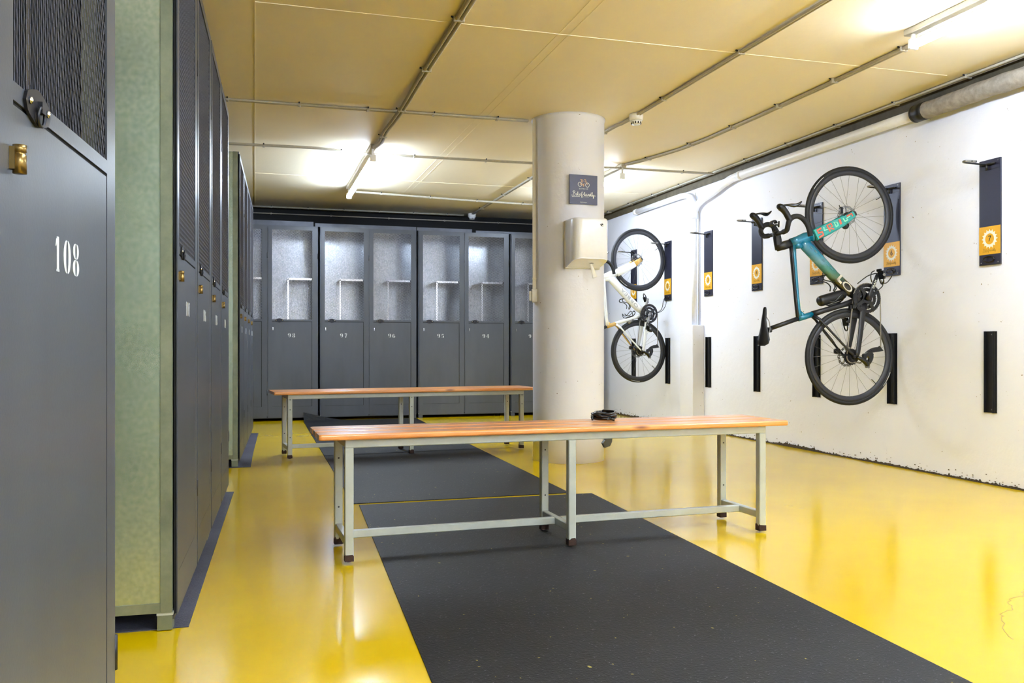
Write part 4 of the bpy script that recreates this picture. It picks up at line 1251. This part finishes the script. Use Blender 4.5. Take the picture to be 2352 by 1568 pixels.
        b.tube(sp, [0.0175 if i > 6 else 0.0135 for i in range(len(sp))], M['bartape'], 12)
    b.build('bar', hb)
    for s_ in (-1, 1):
        b = MB(); w2 = 0.20
        b.tube(smoothpts([(-0.560, s_ * w2, 0.915), (-0.578, s_ * w2, 0.945), (-0.597, s_ * w2, 0.975), (-0.622, s_ * w2, 1.000), (-0.640, s_ * w2, 1.004), (-0.652, s_ * w2, 0.998)], 3), [0.019, 0.0205, 0.021, 0.021, 0.021, 0.021, 0.021, 0.022, 0.023, 0.024, 0.025, 0.025, 0.024, 0.021, 0.016, 0.010][:16], M['black_plastic'], 12)
        b.build('brake_hood', hb)
        b = MB()
        b.tube(smoothpts([(-0.628, s_ * (w2 - 0.004), 1.012), (-0.58, s_ * (w2 - 0.006), 1.022), (-0.52, s_ * (w2 + 0.005), 1.020), (-0.484, s_ * (w2 + 0.015), 1.045)], 4), [0.008, 0.008, 0.007, 0.007, 0.007, 0.009, 0.012, 0.013, 0.012, 0.010, 0.008, 0.006, 0.004], M['gloss_black'], 8, ry=0.006, up=(0, 1, 0))
        b.build('brake_lever', hb)
    if P['name'] == 'teal':
        b = MB()
        b.tube([(-0.562, 0.03, 0.865), (-0.575, 0.03, 0.905), (-0.582, 0.01, 0.935)], 0.006, M['black_plastic'], 6)
        Tm = Matrix.Translation((-0.578, 0.0, 0.925)) @ FRONT
        b.band([(0.022 * math.cos(t), 0.022 * math.sin(t)) for t in [2 * PI * i / 14 for i in range(11)]], [(0.014 * math.cos(t), 0.014 * math.sin(t)) for t in [2 * PI * i / 14 for i in range(11)]], -0.02, 0.02, M['black_plastic'], Tm)
        b.tube([(-0.565, 0, 0.915), (-0.54, 0, 0.915)], 0.006, M['black_plastic'], 6)
        b.tube([(-0.54, 0, 0.900), (-0.537, 0, 0.942)], 0.006, M['black_plastic'], 6)
        b.build('computer_mount', root)
    # ---- saddle
    b = MB()
    pt([(-0.390, 0, 0.268), (-0.50, 0, 0.231), (-0.600, 0, 0.198)], [0.0165, 0.0155, 0.0155], [0.0145, 0.0145, 0.0145], M['carbon'], 16)
    b.bbox((-0.622, -0.02, 0.170), (-0.594, 0.02, 0.206), M['black_plastic'], 0.006)
    b.build('seatpost', root)
    b = MB()
    st = [(0.344, -0.646, 0.008, 0.012), (0.330, -0.650, 0.014, 0.018), (0.30, -0.652, 0.016, 0.020), (0.25, -0.660, 0.018, 0.024), (0.20, -0.666, 0.018, 0.036), (0.16, -0.676, 0.020, 0.052), (0.12, -0.688, 0.022, 0.066), (0.092, -0.692, 0.018, 0.062), (0.077, -0.690, 0.010, 0.04)]
    vs = []; n = 16
    for z, u, th, hw in st:
        for k in range(n):
            t = 2 * PI * k / n
            dy = hw * math.cos(t); s2 = math.sin(t)
            wing = 0.050 * (abs(math.cos(t)) ** 1.5) * (hw / 0.066) ** 1.2      # sides wrap down toward the frame
            vs.append((u + wing + (th * 0.62 * s2 if s2 > 0 else th * 0.5 * s2), dy, z))
    fs = [(i * n + k, i * n + (k + 1) % n, (i + 1) * n + (k + 1) % n, (i + 1) * n + k) for i in range(len(st) - 1) for k in range(n)]
    fs += [tuple(range(n)), tuple((len(st) - 1) * n + k for k in range(n - 1, -1, -1))]
    b.add(vs, fs, M['black_plastic'], True)
    sd = b.build('saddle', root)
    b = MB()
    for s_ in (-1, 1):
        b.tube(smoothpts([(-0.650, s_ * 0.010, 0.292), (-0.628, s_ * 0.018, 0.260), (-0.618, s_ * 0.022, 0.232), (-0.620, s_ * 0.022, 0.17), (-0.664, s_ * 0.025, 0.115)], 3), 0.0035, M['alloy'], 6)
    b.build('saddle_rails', sd)
    # ---- crankset
    bbc = Vector((0.105, 0, 0.410)); ca = P['crank']
    cd = Vector((math.cos(ca), 0, math.sin(ca)))
    cr = empty('crankset', (0, 0, 0)); cr.parent = root
    b = MB()
    for rr, y0, nt in ((0.1035, -0.048, 52), (0.074, -0.041, 36)):
        A = []; B = []
        for k in range(nt * 4):
            t = 2 * PI * k / (nt * 4); q = rr + (0.0022 if k % 4 in (0, 1) else -0.0018)
            A.append((q * math.cos(t), q * math.sin(t))); B.append(((rr - 0.024) * math.cos(t), (rr - 0.024) * math.sin(t)))
        b.band(A, B, 0, 0.003, M['darksteel'], Matrix.Translation((bbc.x, y0, bbc.z)) @ FRONT, closed=True)
    for k in range(4):
        t = ca + PI / 4 + k * PI / 2 + 0.15
        b.stroke([(0.020 * math.cos(t), 0.020 * math.sin(t)), (0.05 * math.cos(t), 0.05 * math.sin(t)), (0.094 * math.cos(t), 0.094 * math.sin(t))], [0.044, 0.024, 0.024], 0, 0.005, M['gloss_black'], Matrix.Translation((bbc.x, -0.050, bbc.z)) @ FRONT)
    b.disc(0.036, -0.056, -0.040, M['gloss_black'], (bbc.x, 0, bbc.z), 'y', 24)
    b.build('chainring', cr)
    for s_, L in ((-1, 1), (1, -1)):
        b = MB(); yy = -0.068 if s_ < 0 else 0.062
        e = bbc + cd * 0.172 * L
        b.tube([V(bbc.x, yy, bbc.z) - cd * 0.012 * L, V(bbc.x, yy, bbc.z) + cd * 0.04 * L, V(e.x, yy - 0.004 * (1 if s_ < 0 else -1), e.z), V(e.x, yy, e.z) + cd * 0.010 * L], [0.020, 0.016, 0.013, 0.009], M['carbon'] if P['name'] == 'teal' else M['alloy'], 12, up=(0, 1, 0), ry=[0.012, 0.009, 0.008, 0.006])
        if s_ < 0 and P['name'] == 'teal':
            dv = cd; uv = Vector((0, -1, 0)).cross(dv); T = Matrix.Identity(4)
            for i, vv in enumerate((dv, uv, Vector((0, -1, 0)))):
                for j in range(3): T[j][i] = vv[j]
            c0 = bbc + cd * 0.105; T[0][3], T[1][3], T[2][3] = c0.x, yy - 0.0122, c0.z
            text_mb(b, 'SRAM', 0.022, M['white_print'], T, 0.0006, sx=1.2)
        b.disc(0.011, yy - 0.010 if s_ < 0 else yy, yy if s_ < 0 else yy + 0.010, M['crank_bolt'], (bbc.x, 0, bbc.z), 'y', 14)
        b.build('crank_arm', cr)
        # pedal (road clip-in): body, front loop, rear catch
        py = yy + (-0.055 if s_ < 0 else 0.055)
        pd = MB()
        pd.tube([(e.x, yy, e.z), (e.x, py, e.z)], 0.008, M['darksteel'], 8)
        T = Matrix.Translation((e.x, py, e.z)) @ Matrix.Rotation(P['pedal_rot'] * (1 if s_ < 0 else 1), 4, 'Y')
        pd.bbox((-0.030, -0.030, -0.010), (0.030, 0.030, 0.010), M['gloss_black'], 0.004, T)
        loop = [T @ Vector((-0.030 - 0.035 * math.sin(t), 0.022 * math.cos(t), 0.004)) for t in [PI * i / 12 for i in range(13)]]
        pd.tube(loop, 0.005, M['gloss_black'], 6)
        pd.bbox((0.024, -0.024, 0.004), (0.044, 0.024, 0.020), M['gloss_black'], 0.004, T)
        pd.disc(0.010, -0.034, -0.029, M['alloy'], (e.x, py, e.z), 'y', 10)
        pd.build('pedal', root)
    # ---- chain
    b = MB(); pts = []
    rr = 0.105; jp = Vector((0.212, -0.042, 0.060)); g2 = Vector((0.150, -0.042, 0.030)); g1 = Vector((0.075, -0.042, 0.004))
    cs = 0.040
    pts += [V(-cs * 1.0, -0.036, 0.02)]
    for i in range(13):
        t = PI - PI * i / 12
        pts.append(V(bbc.x + rr * math.cos(t), -0.0465, bbc.z + rr * math.sin(t)))
    pts += [V(0.214, -0.043, 0.24), jp + V(0.004, 0, 0.006), jp + V(-0.002, 0, -0.012), jp + V(-0.03, 0, -0.008), V(0.13, -0.042, 0.035), V(0.085, -0.04, -0.01), V(0.060, -0.038, -0.045)]
    for i in range(9):
        t = -PI / 3 - (PI * 0.72) * i / 8
        pts.append(V(cs * 1.05 * math.cos(t), -0.036, cs * 1.05 * math.sin(t)))
    # resample into links
    segs = []; acc = 0; step = 0.0127; prev = pts[0]; need = 0
    dense = [pts[0]]
    for q in pts[1:]:
        L = (q - dense[-1]).length; a0 = dense[-1]; kk = max(1, int(L / step))
        for i in range(1, kk + 1): dense.append(a0.lerp(q, i / kk))
    for i in range(len(dense) - 1):
        a_, c_ = dense[i], dense[i + 1]
        hw = 0.0032 if i % 2 else 0.0022
        b.tube([a_, c_], 0.0048, M['chain'], 6, up=(0, 1, 0), ry=hw, smooth=False)
    b.build('chain', root)
    # ---- rear derailleur
    b = MB()
    b.tube(smoothpts([(0.012, -0.072, -0.004), (0.045, -0.074, -0.015), (0.075, -0.075, -0.035), (0.098, -0.073, -0.062)], 3), [0.010, 0.012, 0.014, 0.015, 0.016, 0.017, 0.018, 0.018, 0.015, 0.012][:10], M['gloss_black'], 10)
    b.tube(smoothpts([(0.105, -0.060, -0.050), (0.128, -0.058, -0.02), (0.135, -0.056, 0.010), (0.115, -0.052, 0.035)], 3), [0.014] * 10, M['gloss_black'], 10)
    b.tube(smoothpts([(0.085, -0.048, 0.005), (0.115, -0.048, 0.033), (0.16, -0.048, 0.056), (0.212, -0.048, 0.058)], 3), 0.010, M['black_plastic'], 8, ry=0.003, up=(0, 1, 0))
    b.tube(smoothpts([(0.085, -0.036, 0.005), (0.115, -0.036, 0.033), (0.16, -0.036, 0.056), (0.212, -0.036, 0.058)], 3), 0.008, M['black_plastic'], 8, ry=0.003, up=(0, 1, 0))
    b.lathe([(0.003, -0.044), (0.016, -0.044), (0.016, -0.040), (0.003, -0.040)], M['darksteel'], (0.205, 0, 0.058), 'y', 12)
    b.lathe([(0.003, -0.044), (0.016, -0.044), (0.016, -0.040), (0.003, -0.040)], M['darksteel'], (0.085, 0, 0.008), 'y', 12)
    b.bbox((0.080, -0.080, -0.078), (0.112, -0.058, -0.052), M['alloy'], 0.005)
    Td = Matrix.Translation((0, -0.062, 0)) @ FRONT
    b.prism([(0.058, -0.012), (0.078, 0.020), (0.100, 0.034), (0.128, 0.040), (0.142, 0.018), (0.134, -0.020), (0.122, -0.046), (0.104, -0.040), (0.110, -0.010), (0.096, 0.008), (0.082, -0.020), (0.078, -0.050), (0.066, -0.040)], -0.010, 0.010, M['gloss_black'], Td)
    b.prism([(0.120, 0.030), (0.165, 0.052), (0.200, 0.078), (0.232, 0.042), (0.196, 0.036), (0.150, 0.030)], -0.012, -0.009, M['black_plastic'], Td)
    b.build('rear_derailleur', root)
    b = MB()
    b.bbox((-0.012, -0.052, 0.335), (0.018, -0.024, 0.372), M['gloss_black'], 0.005)
    b.bbox((-0.03, -0.055, 0.330), (-0.014, -0.030, 0.362), M['darksteel'], 0.004)
    b.tube([(0.0, -0.05, 0.36), (-0.005, -0.052, 0.40), (0.0, -0.050, 0.44)], 0.006, M['black_plastic'], 8, ry=0.003)
    b.build('front_derailleur', root)
    # ---- bottle cages
    def cage(c, ang, flip=1):
        T = Matrix.Translation((c[0], 0, c[1])) @ Matrix.Rotation(-ang, 4, 'Y')
        g = MB(); q = lambda *v: T @ Vector(v)
        g.tube([q(-0.045, 0, 0.004 * flip), q(0.045, 0, 0.004 * flip)], 0.009, M['black_plastic'], 6, ry=0.006, up=(0, 1, 0))
        for s_ in (-1, 1):
            g.tube([q(x, y, z * flip) for x, y, z in [tuple(v) for v in smoothpts([(0.045, 0, 0.006), (0.060, s_ * 0.02, 0.02), (0.066, s_ * 0.034, 0.045), (0.05, s_ * 0.036, 0.06), (0.0, s_ * 0.034, 0.030), (-0.04, s_ * 0.03, 0.03), (-0.058, s_ * 0.022, 0.060)], 3)]], 0.0042, M['gloss_black'], 6)
        g.tube([q(-0.045, 0, 0.006 * flip), q(-0.072, 0, 0.02 * flip), q(-0.075, 0, 0.055 * flip)], 0.004, M['gloss_black'], 6)
        g.tube([q(0.066, -0.034, 0.045 * flip), q(0.072, 0, 0.050 * flip), q(0.066, 0.034, 0.045 * flip)], 0.0028, M['gloss_black'], 6)
        g.build('bottle_cage', root)
    cage((-0.138, 0.545), math.atan2(-0.69, 0.72) + PI, 1)
    cage((-0.115, 0.366), math.atan2(0.27, 0.94), 1)
    # ---- rear brake hose / gear cable by the cranks
    if P['name'] == 'white':
        b = MB(); b.tube([(-0.135, -0.0, 0.305), (-0.075, -0.0, 0.345)], 0.02, M['alloy'], 12); b.build('rear_lamp', root)
    return root

TEAL = dict(name='teal', frame=M['teal'], top_outer=M['carbon'], seat_tube=M['carbon'], lug=M['teal'], down_tube=M['dt_grad'], bb=M['carbon'], chainstay=M['carbon'], seatstay=M['carbon'], seatstay_far=M['carbon'],
            fork_top=M['teal'], fork_top2=M['turq'], fork_mid=M['turq'], fork_low=M['turq'], crank=math.atan2(0.162, 0.064), pedal_rot=R(-100))
WHITE = dict(name='white', frame=M['white_frame'], top_outer=M['white_frame'], seat_tube=M['white_frame'], lug=M['gold'], down_tube=M['white_frame'], bb=M['white_frame'], chainstay=M['white_frame'], seatstay=M['white_frame'], seatstay_far=M['gold'],
             fork_top=M['white_frame'], fork_top2=M['white_frame'], fork_mid=M['white_frame'], fork_low=M['gold'], crank=math.atan2(-0.15, -0.045), pedal_rot=R(70))
bk1 = bike((4.024, 5.243, 0.786), R(5.7), 'teal and black road bicycle hung vertically by its front wheel, painted fork', TEAL)
bk2 = bike((4.030, 8.787, 0.806), R(-5.6), 'white and gold road bicycle hung vertically, half hidden by the column', WHITE)

# bottle in the seat tube cage of the teal bicycle
def bl(u, y, z, O=(4.024, 5.243, 0.786), phi=R(5.7)):
    return Vector((O[0] + u * math.cos(phi) + y * math.sin(phi), O[1] - u * math.sin(phi) + y * math.cos(phi), O[2] + z))
a0, a1 = bl(-0.236, 0, 0.386), bl(-0.035, 0, 0.443)
r = empty('drink_bottle', a0, 0, 'black cylindrical bottle held in the cage on the teal bicycle', 'bottle')
b = MB(); dv = (a1 - a0); L = dv.length; dn = dv.normalized()
ks = [0, 0.01, 0.03, L * 0.75, L * 0.82, L * 0.95, L]
b.tube([dn * k for k in ks], [0.030, 0.036, 0.038, 0.037, 0.036, 0.030, 0.022], M['black_plastic'], 20); b.build('bottle_body', r)
b = MB(); b.tube([dn * L * 0.99, dn * (L + 0.012)], [0.018, 0.014], M['gloss_black'], 14); b.build('bottle_cap', r)

# security cables from the rack panels to the cranks
def cable(name, strands, label, loc):
    r = empty(name, loc, 0, label, 'security cable'); o = Vector(loc)
    b = MB()
    for s in strands: b.tube([q - o for q in smoothpts(s, 5)], 0.0036, M['gloss_black'], 7)
    b.build('cable', r)
    b = MB(); q = Vector(strands[0][-1]) - o
    b.tube([q - Vector((0.0, 0, 0.012)), q + Vector((0, 0, 0.012))], 0.008, M['black_plastic'], 8); b.build('lock_plug', r)
S1 = [bl(-0.001, -0.10, 0.508), bl(0.072, -0.10, 0.560), bl(0.137, -0.09, 0.581), bl(0.21, -0.06, 0.591), bl(0.28, -0.04, 0.611), bl(0.330, -0.02, 0.612)]
S2 = [bl(0.330, -0.02, 0.608), bl(0.300, -0.05, 0.574), bl(0.266, -0.06, 0.535), bl(0.228, -0.08, 0.516), bl(0.180, -0.09, 0.519)]
S3 = [bl(0.19, -0.09, 0.535), bl(0.20, -0.09, 0.50), bl(0.175, -0.08, 0.47), bl(0.15, -0.07, 0.455)]
S4 = [bl(0.13, -0.10, 0.60), bl(0.10, -0.11, 0.585), bl(0.095, -0.11, 0.55), bl(0.11, -0.10, 0.52)]
cable('security_cable', [S1, S2, S3, S4], 'thin black security cable looped from rack panel 6 to the teal bicycle cranks', (4.37, 5.21, 1.39))
def bl2(u, y, z): return bl(u, y, z, (4.030, 8.787, 0.806), R(-5.6))
S1 = [bl2(0.335, -0.02, 0.600), bl2(0.30, -0.03, 0.565), bl2(0.27, -0.04, 0.47), bl2(0.21, -0.05, 0.425), bl2(0.16, -0.06, 0.415)]
S2 = [bl2(0.335, -0.02, 0.596), bl2(0.33, -0.03, 0.52), bl2(0.28, -0.04, 0.45), bl2(0.21, -0.05, 0.420), bl2(0.16, -0.07, 0.405), bl2(0.08, -0.08, 0.385), bl2(0.0, -0.07, 0.41)]
cable('security_cable', [S1, S2], 'thin black security cable looped from rack panel 2 to the white bicycle cranks', (4.37, 8.75, 1.40))
